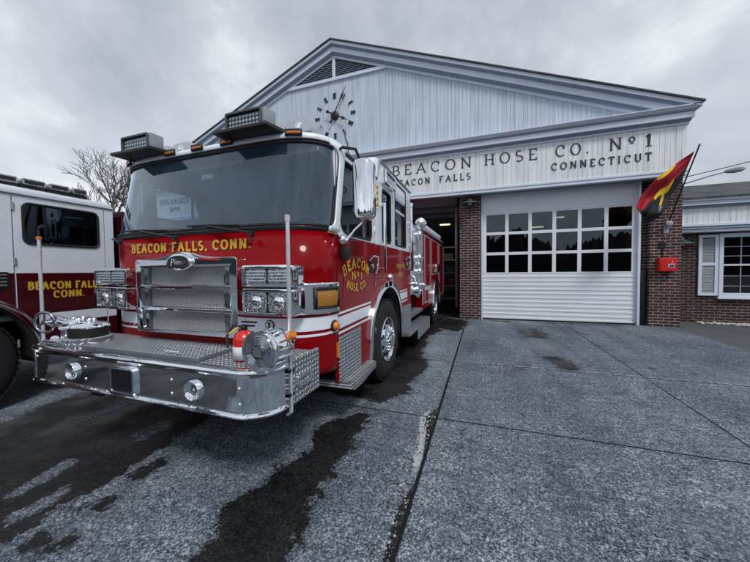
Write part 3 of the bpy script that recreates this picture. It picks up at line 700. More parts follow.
# grille
GX0, GX1, GZ0, GZ1, GY = -2.975, -1.815, .93, 1.555, 1.90
mb = MB()
def archtop(x): 
    k = (x-(GX0+GX1)/2)/.27
    return 1.575 + .055*math.exp(-k*k*1.6)
top = [(GX0+.02+(GX1-GX0-.04)*k/30, archtop(GX0+.02+(GX1-GX0-.04)*k/30)) for k in range(31)]
outer = [(GX0, GZ0)]+[(GX0, 1.545), (GX0+.006, 1.565)]+top+[(GX1-.006, 1.565), (GX1, 1.545), (GX1, GZ0)]
inner = rrect(GX0+.075, GX1-.075, GZ0+.035, 1.505, .015)
mb.prism([outer, inner], Pxz(GY), 0, .16)
gr = mb.build('grille', 'chrome', E_, bevel=.014, smooth=60, seg=3)
for z0, z1 in ((1.315, 1.355), (1.125, 1.165)):
    MB().loft([[(GX0+.06, y, z) for y, z in ((GY+.02, z1), (GY-.004, (z0+z1)/2+.006), (GY+.0, z0), (GY+.06, z0-.004), (GY+.06, z1+.004))], [(GX1-.06, y, z) for y, z in ((GY+.02, z1), (GY-.004, (z0+z1)/2+.006), (GY+.0, z0), (GY+.06, z0-.004), (GY+.06, z1+.004))]], capa=True, capb=True).build('grille_bar', 'chrome', gr, smooth=0, bevel=.003)
for z0, z1 in ((1.355, 1.505), (1.165, 1.315), (.965, 1.125)):
    MB().box(GX0+.075, GX1-.075, GY+.045, GY+.055, z0, z1).build('grille_mesh', 'grille mesh', gr, smooth=0)
    for xx, in ((GX0+.075,), (GX1-.145,)):
        MB().box(xx, xx+.07, GY+.012, GY+.045, z0+.004, z1-.004).build('grille_side_bracket', 'dark chrome', gr, bevel=.006)
ecx = (GX0+GX1)/2-.02
em = MB().lathe((ecx, GY-.002, 1.545), (0,-1,0), [(.15, 0), (.152, .01), (.14, .02)], 32)
em.v = [(ecx+(x-ecx)*1.0, y, 1.545+(z-1.545)*.47) for x, y, z in em.v]; emo = em.build('emblem', 'chrome', gr, smooth=60)
em = MB().lathe((ecx, GY-.021, 1.545), (0,-1,0), [(.125, 0), (.122, .004)], 32)
em.v = [(ecx+(x-ecx)*1.0, y, 1.545+(z-1.545)*.44) for x, y, z in em.v]; em.build('emblem_field', 'letter black', gr)
mb = MB(); 
shear = lambda u, v, d: Vector((ecx-.085+u+v*.25, GY-.0255-d, 1.518+v))
letters(mb, 'P', shear, .052, sp=.1, thick=.2, thin=.12, depth=.002, fit=.042)
shear2 = lambda u, v, d: Vector((ecx-.034+u+v*.25, GY-.0255-d, 1.525+v))
letters(mb, 'ierce', shear2, .044, sp=.06, thick=.17, thin=.11, depth=.002, fit=.125)
mb.build('emblem_lettering', 'chrome', gr, smooth=0)
mb = MB()
for k in range(5): mb.box(-2.20+k*.045, -2.165+k*.045, GY-.012, GY-.002, 1.563-.003*k, 1.577-.003*k)
mb.build('grille_badge', 'alarm red', gr, bevel=.002)

# headlight clusters
def cluster(x0, x1):
    for z0, z1, nm in ((1.338, 1.505, 'led lens'), (1.118, 1.325, 'lamp reflector')):
        z0_, z1_ = z0, z1
        mbx = MB().prism([rrect(x0, x1, z0, z1, .022), rrect(x0+.028, x1-.028, z0+.026, z1-.026, .015)], Pxz(1.895), 0, .17)
        bz = mbx.build('headlight_bezel', 'chrome', E_, bevel=.008, smooth=60)
        xm = (x0+x1)/2
        for a, b in ((x0+.032, xm-.008), (xm+.008, x1-.032)):
            hl = MB().prism([rrect(a, b, z0+.03, z1-.03, .02)], Pxz(1.906), 0, .05).build('headlight', nm, bz, bevel=.01, smooth=60)
            if nm == 'led lens':
                m2 = MB()
                for q in range(4): m2.box(a+.012, b-.012, 1.897, 1.906, z0+.042+q*.024, z0+.052+q*.024)
                m2.build('lens_bar', 'clear lens', hl, bevel=.002)
            else:
                MB().lathe(((a+b)/2, 1.904, (z0+z1)/2), (0,-1,0), [(.052, -.004), (.05, .004), (.035, .012), (.0, .014)], 20, capb=False).build('bulb_lens', 'chrome', hl, smooth=60)
        MB().box(x0+.03, x1-.03, 1.955, 1.96, z0+.03, z1-.03).build('bezel_back', 'black plastic', bz)
cluster(-1.765, -1.305); cluster(-3.555, -3.095)
for sg in (1, -1):
    mb = MB(); band(mb, sg*1.02, sg*CL0, [1.105, 1.125, 1.345, 1.36], .012, n=24); mb.build('corner_bezel', 'chrome', E_, solid=.012, smooth=60)
    mb = MB(); s0 = 1.20
    rings = [[at(sg*(s0+.20*k/8), z, 0, o) for k in range(9)] for z, o in ((1.165, .013), (1.17, .036), (1.22, .046), (1.265, .046), (1.30, .036), (1.305, .013))]
    mb.loft(rings, closed=False).build('turn_signal', 'dark amber lens', E_, smooth=40)
    mb = MB()
    for a, b in ((s0-.02, s0+.0), (s0+.20, s0+.22)): band(mb, sg*a, sg*b, [1.15, 1.32], .03, n=3)
    band(mb, sg*(s0-.02), sg*(s0+.22), [1.305, 1.325], .03, n=8); band(mb, sg*(s0-.02), sg*(s0+.22), [1.148, 1.166], .03, n=8)
    mb.build('turn_signal_frame', 'black plastic', E_, solid=.02)
    # small amber side lamp and door-edge marker
    p = at(sg*(CL0-.07), .985, 0, 0); q = at(sg*(CL0-.07), .985, 0, .05); d = (q-p).normalized()
    ml = MB().lathe(p, d, [(.05, -.01), (.05, .012), (.042, .02)], 20).build('side_marker', 'gasket rubber', E_)
    MB().lathe(p, d, [(.040, .018), (.036, .04), (.02, .052), (0.001, .055)], 20).build('marker_lens', 'amber lens', ml, smooth=60)
    MB().box(CX+sg*HW, CX+sg*(HW+.012), 2.385, 2.42, .70, .83).build('reflector', 'amber lens', E_)
# round medallion on the white band
p = at(.83, 1.028, 0, .003); MB().lathe(p, (0,-1,0), [(.042, 0), (.042, .006)], 24).build('medallion', 'letter black', E_)
MB().lathe(p+Vector((0,-.006,0)), (0,-1,0), [(.034, 0), (.034, .003)], 24).build('medallion_field', 'label white', E_)
mb = MB().box(p.x-.004, p.x+.004, p.y-.012, p.y-.009, 1.002, 1.054)
for a in (40, 140): mb.tube([(p.x-.018*math.cos(math.radians(a)), p.y-.011, 1.028-.02), (p.x+.018*math.cos(math.radians(a)), p.y-.011, 1.028+.02)], .0035, 5)
mb.build('medallion_mark', 'letter black', E_)

# bumper: deck and chrome face
BY, BZ0, BZ1 = 1.43, .60, .83
def bplan(off, n=10):
    r = .20; x0, x1 = CX-HW-.005, CX+HW+.005; pts = [(x0-off, 1.78)]
    for k in range(n+1):
        a = math.radians(180+90*k/n); pts.append((x0+r+(r+off)*math.cos(a), BY+r+(r+off)*math.sin(a)))
    for k in range(1, 12): pts.append((x0+r+(x1-x0-2*r)*k/12, BY-off))
    for k in range(n+1):
        a = math.radians(270+90*k/n); pts.append((x1-r+(r+off)*math.cos(a), BY+r+(r+off)*math.sin(a)))
    pts.append((x1+off, 1.66)); return pts
prof = [(-.03, .572), (.004, .568), (.014, .574), (.017, .584), (.013, .594), (.002, .600), (.0, .606), (.0, .612), (-.001, .70), (.000, .806), (.0, .814), (.003, .822), (.013, .834), (.017, .848), (.010, .862), (-.010, .868), (-.04, .866)]
mb = MB(); mb.loft([[(x, y, z) for x, y in bplan(o)] for o, z in prof], closed=False)
bum = mb.build('bumper', 'chrome', E_, smooth=28, solid=.006)
dk = bplan(-.03); dk = [(dk[0][0], 2.02)]+dk+[(dk[-1][0], 2.02)]
MB().prism([dk], lambda u, v, d: (u, v, .846+d), -.02, .008).build('bumper_deck', 'tread plate top', E_, smooth=0)
MB().prism([rrect(-3.02, -1.78, 1.50, 1.80, .02)], lambda u, v, d: (u, v, .855+d), 0, .028).build('deck_lid', 'tread plate top', E_, bevel=.006)
MB().tube([(-2.12, 1.53, .895), (-2.12, 1.53, .905), (-1.98, 1.53, .905), (-1.98, 1.53, .895)], .006, 6).build('lid_handle', 'chrome', E_)
for sx in (1, -1):
    X = CX+sx*(HW+.004)
    MB().prism([[(1.67, .56), (2.07, .56), (2.07, .862), (1.67, .862)]], Pyz(X), -.02*sx, .004*sx).build('bumper_side_plate', 'tread plate side', E_, smooth=0)
    MB().prism([rrect(1.76, 1.95, .66, .745, .03), rrect(1.785, 1.925, .685, .72, .012)], Pyz(X), .004*sx, .018*sx).build('side_plate_pull', 'chrome', E_, bevel=.003)
    mb = MB(); mb.tube([(X-.03*sx, 1.70 if sx > 0 else 1.56, .50), (X-.0*sx, 1.70 if sx > 0 else 1.56, .52), (X-.0*sx, 1.70 if sx > 0 else 1.56, 1.78)], .0135, 12)
    pl = mb.build('marker_pole', 'bright steel', E_)
    y_ = 1.70 if sx > 0 else 1.56
    if sx > 0: MB().tube([(X, y_, 1.78), (X, y_, 1.82)], .018, 10).build('pole_tip', 'satin steel', pl); MB().tube([(X, y_, 1.815), (X, y_, 1.825)], .012, 8).build('pole_lamp', 'amber lens', pl)
    else:
        MB().tube([(X, y_, 1.78), (X-.005, y_, 1.84), (X+.01, y_+.0, 1.86), (X+.07, y_, 1.875)], .012, 8).build('pole_tip', 'black plastic', pl); MB().tube([(X, y_, 1.76), (X, y_, 1.785)], .019, 10).build('pole_lamp', 'amber lens', pl)
    for z in (.64, .80): MB().box(X-.03*sx, X+.012*sx, y_-.03, y_+.03, z-.012, z+.012).build('pole_clamp', 'black plastic', pl, bevel=.003)
for x, in ((-2.985,), (-1.735,)):
    fl = MB().lathe((x, BY+.02, .705), (0,-1,0), [(.062, .0), (.064, .036), (.060, .043), (.055, .040)], 28, capb=False).build('bumper_lamp', 'chrome', E_, smooth=60)
    MB().lathe((x, BY+.02, .705), (0,-1,0), [(.055, .040), (.045, .028), (.030, .0215), (.012, .0205)], 28, capa=False).build('reflector_bowl', 'chrome', fl, smooth=60)
    MB().lathe((x, BY+.02, .705), (0,-1,0), [(.010, .0), (.009, .022), (.001, .026)], 12).build('bulb', 'clear lens', fl, smooth=60)
sp = MB().prism([rrect(-2.53, -2.27, .595, .795, .03), rrect(-2.51, -2.29, .615, .775, .02)], Pxz(BY-.022), 0, .03).build('siren_speaker', 'chrome', E_, bevel=.006, smooth=60)
MB().prism([rrect(-2.515, -2.285, .61, .78, .02)], Pxz(BY-.010), 0, .008).build('speaker_grille', 'black plastic', sp)
mb = MB()
for q in range(12): mb.box(-2.508+q*.0195, -2.504+q*.0195, BY-.014, BY-.0105, .615, .775)
mb.build('speaker_slats', 'dark chrome', sp)
for x, zb in ((-3.46, (.78,)), (-2.83, (.66, .75)), (-1.93, (.66, .75)), (-1.37, (.66, .755))):
    for z in zb: MB().lathe((x, BY+.01, z), (0,-1,0), [(.011, 0), (.011, .010), (.006, .016), (.001, .018)], 12).build('bumper_bolt', 'chrome', bum, smooth=60)
for x in (-2.75, -1.75):
    MB().tube([(x+.045*math.cos(a), BY+.12, .555+.035*math.sin(a)) for a in [2*PI*k/16 for k in range(17)]], .013, 8).build('tow_eye', 'black iron', E_)
MB().box(CX-1.1, CX+1.1, BY+.02, 2.3, .56, .60).box(CX-.48, CX-.36, 1.5, 9.8, .50, .72).box(CX+.36, CX+.48, 1.5, 9.8, .50, .72).box(CX-.5, CX+.5, 2.3, 5.2, .46, .95).box(CX-1.0, CX+1.0, 5.3, 6.7, .5, .9).tube([(CX-1.0, AY, .53), (CX+1.0, AY, .53)], .09, 10).tube([(CX-1.0, 8.35, .53), (CX+1.0, 8.35, .53)], .12, 10).build('chassis', 'underbody black', E_)

# mechanical siren on the bumper deck
sx_, sz_ = -1.235, .985
so = MB().lathe((sx_, 1.46, sz_), (0,1,0), [(.085, -.015), (.118, -.02), (.124, -.006), (.122, .012), (.108, .02), (.106, .09), (.112, .10), (.112, .14), (.104, .15), (.10, .20), (.075, .25), (.06, .27)], 36).build('siren', 'chrome', E_, smooth=50)
mb = MB()
for q in range(9): 
    r_ = .030+.010*q; mb.tube([(sx_+r_*math.cos(a), 1.442, sz_+r_*math.sin(a)) for a in [2*PI*k/36 for k in range(37)]], .0022, 5)
mb.build('siren_grille', 'chrome', so)
MB().lathe((sx_, 1.452, sz_), (0,-1,0), [(.112, 0), (.11, .006)], 32).build('siren_face', 'dark chrome', so)
MB().lathe((sx_, 1.446, sz_), (0,-1,0), [(.048, 0), (.048, .008), (.044, .014)], 28).build('siren_cap', 'dark chrome', so, smooth=50)
mb = MB()
for q in range(5): mb.box(sx_-.030, sx_+.030, 1.428, 1.432, sz_-.026+q*.012, sz_-.020+q*.012)
mb.build('siren_cap_ribs', 'chrome', so)
mb = MB()
for q in range(14):
    a = 2*PI*q/14; mb.tube([(sx_+.112*math.cos(a), 1.50, sz_+.112*math.sin(a)), (sx_+.112*math.cos(a), 1.60, sz_+.112*math.sin(a))], .007, 6)
mb.build('siren_vanes', 'chrome', so)
MB().tube([(sx_+.10, 1.62, sz_+.06), (sx_+.12, 1.62, sz_+.08)], .03, 12).build('siren_lamp', 'amber lens', so)
MB().box(sx_-.05, sx_+.05, 1.50, 1.66, .854, .90).build('siren_mount', 'chrome', so, bevel=.01)

# hose fittings on the left of the deck
tx, ty = -3.14, 1.62
MB().lathe((tx, ty, .854), (0,0,1), [(.16, 0), (.16, .07), (.14, .075)], 32).build('hose_tray', 'tread plate front', E_, smooth=40)
MB().lathe((tx, ty, .925), (0,0,1), [(.125, 0), (.13, .02), (.13, .07), (.12, .08)], 32).build('suction_inlet', 'gasket rubber', E_, smooth=40)
mb = MB().lathe((tx, ty, 1.005), (0,0,1), [(.135, 0), (.138, .012), (.125, .03), (.06, .045), (.028, .05), (.028, .085), (.001, .09)], 32)
for a in range(0, 360, 120):
    c_, s_ = math.cos(math.radians(a+20)), math.sin(math.radians(a+20)); mb.tube([(tx+.11*c_, ty+.11*s_, 1.02), (tx+.18*c_, ty+.18*s_, 1.02)], [.016, .011], 8)
mb.build('inlet_cap', 'chrome', E_, smooth=45)
mb = MB().tube([(-3.38, 1.60, .86), (-3.38, 1.60, .98), (-3.38, 1.57, 1.04), (-3.38, 1.50, 1.07)], [.05, .048, .045, .05], 14)
mb.tube([(-3.38, 1.64, 1.05), (-3.22, 1.66, 1.05)], .03, 10).lathe((-3.30, 1.60, 1.02), (1,0,0), [(.03, -.05), (.055, -.04), (.055, .04), (.03, .05)], 16).lathe((-3.38, 1.60, .87), (0,0,1), [(.075, 0), (.075, .03), (.05, .04)], 16)
for k in range(8):
    mb.lathe((-3.36+.045*k*.8, 1.66-.05*(k % 2), 1.04+.006*(k % 3)), (0,0,1), [(.022, 0), (.022, .02), (.012, .035)], 8)
mb.tube([(-3.50, 1.50, .88), (-3.30, 1.49, .895), (-3.22, 1.50, .88)], .022, 8).tube([(-3.56, 1.6, .87), (-3.45, 1.54, .90)], .03, 8)
mb.build('discharge_elbow', 'chrome', E_, smooth=50)
wc = Vector((-3.39, 1.455, 1.06)); ax = Vector((.35, -1, .0)).normalized(); a_ = ax.cross(Vector((0,0,1))).normalized()
mb = MB().tube([wc+a_*.082*math.cos(t_)+Vector((0,0,1))*.082*math.sin(t_) for t_ in [2*PI*k/28 for k in range(29)]], .011, 8)
for k in range(3):
    t_ = math.radians(90+120*k); mb.tube([wc, wc+a_*.08*math.cos(t_)+Vector((0,0,1))*.08*math.sin(t_)], .009, 6)
mb.tube([wc-ax*.06, wc+ax*.012], .018, 10).build('handwheel', 'dark chrome', E_, smooth=60)

# roof lights
def barlight(xc):
    w = .20; y0, y1 = 1.96, 2.16
    sl = MB().loft([[(xc-w-.08, y0+.0, 2.585), (xc+w+.05, y0, 2.585), (xc+w+.09, 2.28, 2.60), (xc-w-.10, 2.28, 2.60)], [(xc-w-.08, y0+.0, 2.61), (xc+w+.05, y0, 2.61), (xc+w+.09, 2.28, 2.635), (xc-w-.10, 2.28, 2.635)]], capa=True, capb=True).build('light_shelf', 'black plastic', E_, bevel=.004, smooth=0)
    bx_ = MB().prism([rrect(xc-w+.015, xc+w-.02, 2.615, 2.755, .015), rrect(xc-w+.03, xc+w-.035, 2.63, 2.74, .01)], Pxz(2.00), 0, .14).build('warning_light', 'shelf metal', E_, bevel=.004)
    MB().box(xc-w+.028, xc+w-.032, 2.03, 2.06, 2.628, 2.742).build('lens_field', 'lamp reflector', bx_)
    mb = MB()
    for i in range(10):
        for j in range(3): 
            x = xc-w+.05+i*.034; z = 2.645+j*.034; mb.lathe((x, 2.028, z), (0,-1,0), [(.014, 0), (.012, .008), (.004, .010)], 8)
    mb.build('led_cell', 'clear lens', bx_, smooth=60); 
    MB().box(xc-w+.03, xc+w-.04, 2.02, 2.03, 2.628, 2.742).build('dark_lens', 'door pane glass', bx_)
    MB().box(xc+w-.04, xc+w+.02, 2.01, 2.13, 2.62, 2.75).build('light_end_cap', 'galvanised', bx_, bevel=.01)
barlight(CX-.66+.0); barlight(CX+.62)
for s in (-.98, -.34, 0.0, .34, .98):
    m_ = MB().loft([[at(s-.055+.11*k/4, z, ws_dy(2.5), o) for k in range(5)] for z, o in ((2.562, .018), (2.566, .038), (2.583, .045), (2.600, .036), (2.604, .012))], closed=False).build('marker_light', 'amber lens', E_, smooth=40)
    mb = MB(); mb.loft([[at(s-.065+.13*k/4, z, ws_dy(2.5), .026) for k in range(5)] for z in (2.556, 2.610)], closed=False).build('marker_base', 'gasket rubber', m_, solid=.015)
for x0, x1 in ((-3.42, -3.22), (-3.18, -2.93), (-2.3, -2.0), (-1.98, -1.75), (-1.72, -1.46)):
    q_ = MB().prism([rrect(x0, x1, 2.735, 2.855, .03)], Pxz(2.46), 0, .22).build('roof_lightbar', 'clear lens', E_, bevel=.012, smooth=60)
    MB().box(x0+.02, x1-.02, 2.475, 2.66, 2.64, 2.735).build('lightbar_base', 'galvanised', q_, bevel=.004)
    MB().lathe(((x0+x1)/2, 2.452, 2.795), (0,-1,0), [(.035, -.01), (.03, .006), (.01, .01)], 12).build('lightbar_lamp', 'chrome', q_)
# mirrors
for sx in (1, -1):
    X = CX+sx*(HW+.185); yy = 2.62
    rr = []
    for dy, k in ((-.085, .55), (-.075, .80), (-.045, .96), (.0, 1.0), (.045, 1.0), (.05, .96)):
        rr.append([(X+(u)*k, yy+dy, 2.19+v*(k*.12+.88)) for u, v in rrect(-.098, .098, -.27, .27, .06, 5)])
    mo = MB().loft(rr, capa=True, capb=True).build('wing_mirror', 'chrome', E_, smooth=60)
    MB().prism([rrect(X-.085, X+.085, 1.95, 2.42, .04)], Pxz(yy+.051), 0, .003).build('mirror_glass', 'chrome', mo)
    MB().tube([(XS-.01 if sx > 0 else CX-HW+.01, 2.46, 2.50), (X-.14*sx, 2.47, 2.54), (X-.05*sx, 2.55, 2.54), (X-.02*sx, 2.60, 2.44)], .014, 8).build('mirror_arm', 'black plastic', mo)
    MB().tube([(X-.18*sx, 2.50, 1.68), (X-.12*sx, 2.48, 1.72), (X-.07*sx, 2.54, 1.82), (X-.02*sx, 2.60, 1.89), (X, 2.62, 1.95)], .013, 8).build('mirror_arm', 'chrome', mo)
    MB().box(X-.18*sx, X-.10*sx, 2.46, 2.54, 1.56, 1.67).build('mirror_bracket', 'black plastic', mo, bevel=.012)
    MB().lathe((X-.16*sx, 2.47, 1.73), (0,-1,0), [(.045, -.02), (.045, .02), (.02, .035)], 16).build('spot_mirror', 'chrome', mo, smooth=60)
# handles, rails, lights on the cab side
for sx in (1, -1):
    X = CX+sx*HW
    for y, z, par in ((3.30, 1.44, None), (5.0, 1.50, None)):
        h_ = MB().prism([rrect(y-.07, y+.07, z-.0, z+.17, .02)], Pyz(X), .0, .012*sx).build('door_handle', 'black plastic', E_, bevel=.004)
        MB().tube([(X+.01*sx, y-.085, z+.13), (X+.05*sx, y-.08, z+.175), (X+.055*sx, y, z+.18), (X+.055*sx, y+.06, z+.175), (X+.055*sx, y+.075, z+.08), (X+.03*sx, y+.06, z-.02)], .013, 8).build('handle_grip', 'chrome', h_)
        MB().lathe((X+.01*sx, y, z+.07), (sx,0,0), [(.03, 0), (.028, .02), (.01, .025)], 14).build('lock', 'chrome', h_)
    for y, z0, z1 in ((3.66, 1.46, 2.30), (5.21, 1.45, 2.30), (5.26, 1.45, 1.92)):
        r_ = MB().tube([(X+.055*sx, y, z0), (X+.055*sx, y, z1)], .017, 10)
        for z in (z0+.02, z1-.02): r_.tube([(X, y, z), (X+.055*sx, y, z)], .02, 10)
        r_.build('grab_rail', 'chrome', E_)
    s_ = MB().prism([rrect(3.70, 4.17, 2.555, 2.735, .02), rrect(3.725, 4.145, 2.58, 2.71, .01)], Pyz(X), .0, .07*sx).build('scene_light', 'chrome', E_, bevel=.006)
    m2 = MB().box(X+.03*sx, X+.035*sx, 3.73, 4.14, 2.585, 2.705); m2.build('lens_field', 'led lens', s_)
    m2 = MB()
    for q in range(4): m2.box(X+.035*sx, X+.055*sx, 3.74+q*.105, 3.825+q*.105, 2.60, 2.69)
    m2.build('light_cell', 'clear lens', s_, bevel=.006)
    MB().lathe((X, 4.03, 1.36), (sx,0,0), [(.055, 0), (.05, .03), (.03, .045)], 18).box(X, X+.03*sx, 3.97, 4.10, 1.31, 1.36).build('fuel_cap', 'chrome', E_, smooth=50)
    for z in (.75, 1.3, 1.95, 2.2):
        MB().tube([(X+.006*sx, 3.41, z-.03), (X+.006*sx, 3.41, z+.03)], .010, 8).build('door_hinge', 'chrome', E_)

# wheels
def wheel(xc, yc, sx, par, r=.535, rear=False, name='wheel', rim='chrome'):
    """outer face at x=xc, pointing sx"""
    prof = [(.29, -.30), (.40, -.305), (r-.05, -.30), (r-.012, -.27), (r, -.235), (r, -.055), (r-.012, -.022), (r-.05, .0), (r-.11, .012), (.36, .008), (.30, -.004), (.285, -.03)]
    ty_ = MB().lathe((xc, yc, r), (sx,0,0), prof, 56, capa=True, capb=False)
    w_ = ty_.build(name, 'tyre rubber', par, smooth=50)
    mb = MB()
    for k in range(56):
        a = 2*PI*k/56
        for x0_, x1_, da in ((-.28, -.19, 0), (-.17, -.11, .05), (-.09, -.008, 0)):
            c_, s_ = math.cos(a+da), math.sin(a+da)
            ce = Vector((xc+sx*(x0_+x1_)/2, yc+c_*(r+.003), r+s_*(r+.003))); tn = Vector((0, -s_, c_)); rd = Vector((0, c_, s_)); hx = Vector(((x1_-x0_)/2, 0, 0))
            vs = [ce+i*hx+j*tn*.021+k_*rd*.007 for k_ in (-1, 1) for j in (-1, 1) for i in (-1, 1)]
            mb.add(vs, [(0,1,3,2), (4,6,7,5), (0,4,5,1), (1,5,7,3), (3,7,6,2), (2,6,4,0)])
    mb.build('tread', 'tyre rubber', w_, smooth=0)
    if not rear: rp = [(.288, -.035), (.300, .004), (.292, .012), (.275, .0), (.262, -.035), (.235, -.03), (.205, .005), (.165, .022), (.12, .022), (.105, .03), (.10, .075), (.075, .09), (.001, .092)]
    else: rp = [(.288, -.035), (.300, .004), (.292, .012), (.275, .0), (.262, -.06), (.24, -.14), (.17, -.16), (.12, -.15), (.11, -.02), (.09, .0), (.001, .005)]
    ri = MB().lathe((xc, yc, r), (sx,0,0), rp, 48, capa=False, capb=False).build('rim', rim, w_, smooth=40)
    mb = MB(); mh = MB()
    for k in range(10):
        a = 2*PI*k/10; q = .143
        mb.lathe((xc, yc+q*math.cos(a), r+q*math.sin(a)), (sx,0,0), [(.017, .018), (.017, .05), (.010, .058), (.001, .06)] if not rear else [(.017, -.15), (.015, -.11), (.001, -.10)], 8)
        a += PI/10; q = .222
        c = (xc+sx*(-.012 if not rear else -.140), yc+q*math.cos(a), r+q*math.sin(a)); nrm = Vector((sx, .55*math.cos(a), .55*math.sin(a)))
        mh.lathe(c, nrm, [(.031, 0), (.031, .010)], 12)
    mb.build('lug_nut', rim, ri, smooth=50); mh.build('hand_hole', 'underbody black', ri)
    return w_
XW = CX+HW-.005
wheel(XW+.005, AY, 1, E_); wheel(CX-HW, AY, -1, E_)
wheel(XW+.005, 8.35, 1, E_, rear=True); wheel(CX-HW, 8.35, -1, E_, rear=True)
for sx in (1, -1): MB().box(CX+sx*(HW-.06), CX+sx*(HW-.07), AY+.72, AY+.78, .22, .7).build('mud_flap', 'gasket rubber', E_)

# pump module
mb = MB().box(CX-HW+.04, CX+HW-.04, 5.36, 6.64, 1.0, 2.34).box(CX-HW+.30, CX+HW-.30, 5.36, 6.64, .62, 1.0)
pm = mb.build('pump_panel', 'satin steel', E_, bevel=.006)
for sx in (1, -1):
    X = CX+sx*(HW-.04)
    MB().box(CX+sx*(HW-.02), CX+sx*(HW-.32), 5.36, 6.64, .58, .64).build('pump_step', 'tread plate top', pm)
    MB().box(CX+sx*(HW+.12), CX+sx*(HW-.1), 4.72, 6.66, .40, .46).build('running_board', 'tread plate side', E_, bevel=.006)
    MB().box(CX+sx*(HW+.125), CX+sx*(HW+.12), 5.36, 6.66, .22, .46).build('running_board_skirt', 'tread plate side', E_)
    MB().box(CX+sx*(HW+.003), CX+sx*(HW-.02), 4.70, 5.34, .44, .88).build('lower_tread_panel', 'tread plate side', E_)
    for y, z, r_ in ((6.05, 2.16, .085), (6.05, 1.70, .085), (6.05, 1.43, .085), (5.85, 1.06, .115), (5.62, 1.20, .05), (6.40, 1.15, .05)):
        c_ = MB().lathe((X, y, z), (sx,0,0), [(r_*.75, 0), (r_*.75, .04), (r_, .045), (r_*1.02, .09), (r_*.8, .11), (r_*.2, .12), (r_*.2, .14), (.001, .142)], 24)
        for a in range(0, 360, 90):
            q = math.radians(a+25); c_.tube([(X+sx*.07, y+r_*math.cos(q), z+r_*math.sin(q)), (X+sx*.07, y+r_*1.3*math.cos(q), z+r_*1.3*math.sin(q))], .012, 6)
        c_.build('discharge_cap', 'chrome', pm, smooth=45)
    for j, z in enumerate((2.22, 2.05, 1.88)):
        for y in (5.50, 5.66, 5.80):
            g_ = MB().lathe((X, y, z), (sx,0,0), [(.055, 0), (.055, .02), (.048, .024)], 20).build('gauge', 'chrome', pm, smooth=50)
            MB().lathe((X+sx*.0245, y, z), (sx,0,0), [(.045, 0), (.045, .002)], 20).build('gauge_face', 'label white', g_)
    for k in range(4):
        y = 5.48+.12*k; MB().tube([(X, y, 1.60), (X+sx*.10, y, 1.60), (X+sx*.11, y, 1.56)], .012, 6).lathe((X, y, 1.60), (sx,0,0), [(.03, 0), (.025, .02)], 12).build('valve_handle', 'chrome', pm)
    MB().tube([(X, 5.44, 1.38), (X+sx*.09, 5.44, 1.32), (X+sx*.10, 5.44, 1.25)], .03, 10).build('drain_elbow', 'chrome', pm)
    MB().tube([(X+.02*sx, 6.60, .7), (X+.02*sx, 6.60, 2.3)], .015, 8).build('panel_rail', 'chrome', pm)
    # light and tube above the body
    MB().tube([(CX+sx*(HW-.07), 6.7, 2.44), (CX+sx*(HW-.07), 9.6, 2.46)], .075, 14).build('hard_suction_tube', 'trim white', E_)
    d_ = MB().lathe((CX+sx*(HW-.04), 6.55, 2.46), (sx*.35,-1,0), [(.05, -.12), (.11, -.06), (.12, 0), (.10, .01)], 24).build('deck_light', 'chrome', E_, smooth=50)
    MB().lathe((CX+sx*(HW-.04), 6.55, 2.46), (sx*.35,-1,0), [(.10, .008), (.06, .02), (.001, .025)], 24).build('deck_light_lens', 'lamp reflector', d_)
    MB().tube([(CX+sx*(HW-.02), 5.50, 2.36), (CX+sx*(HW-.02), 5.50, 2.62), (CX+sx*(HW-.02), 5.46, 2.64)], [.03, .03, .05], 10).build('air_horn', 'chrome', E_)
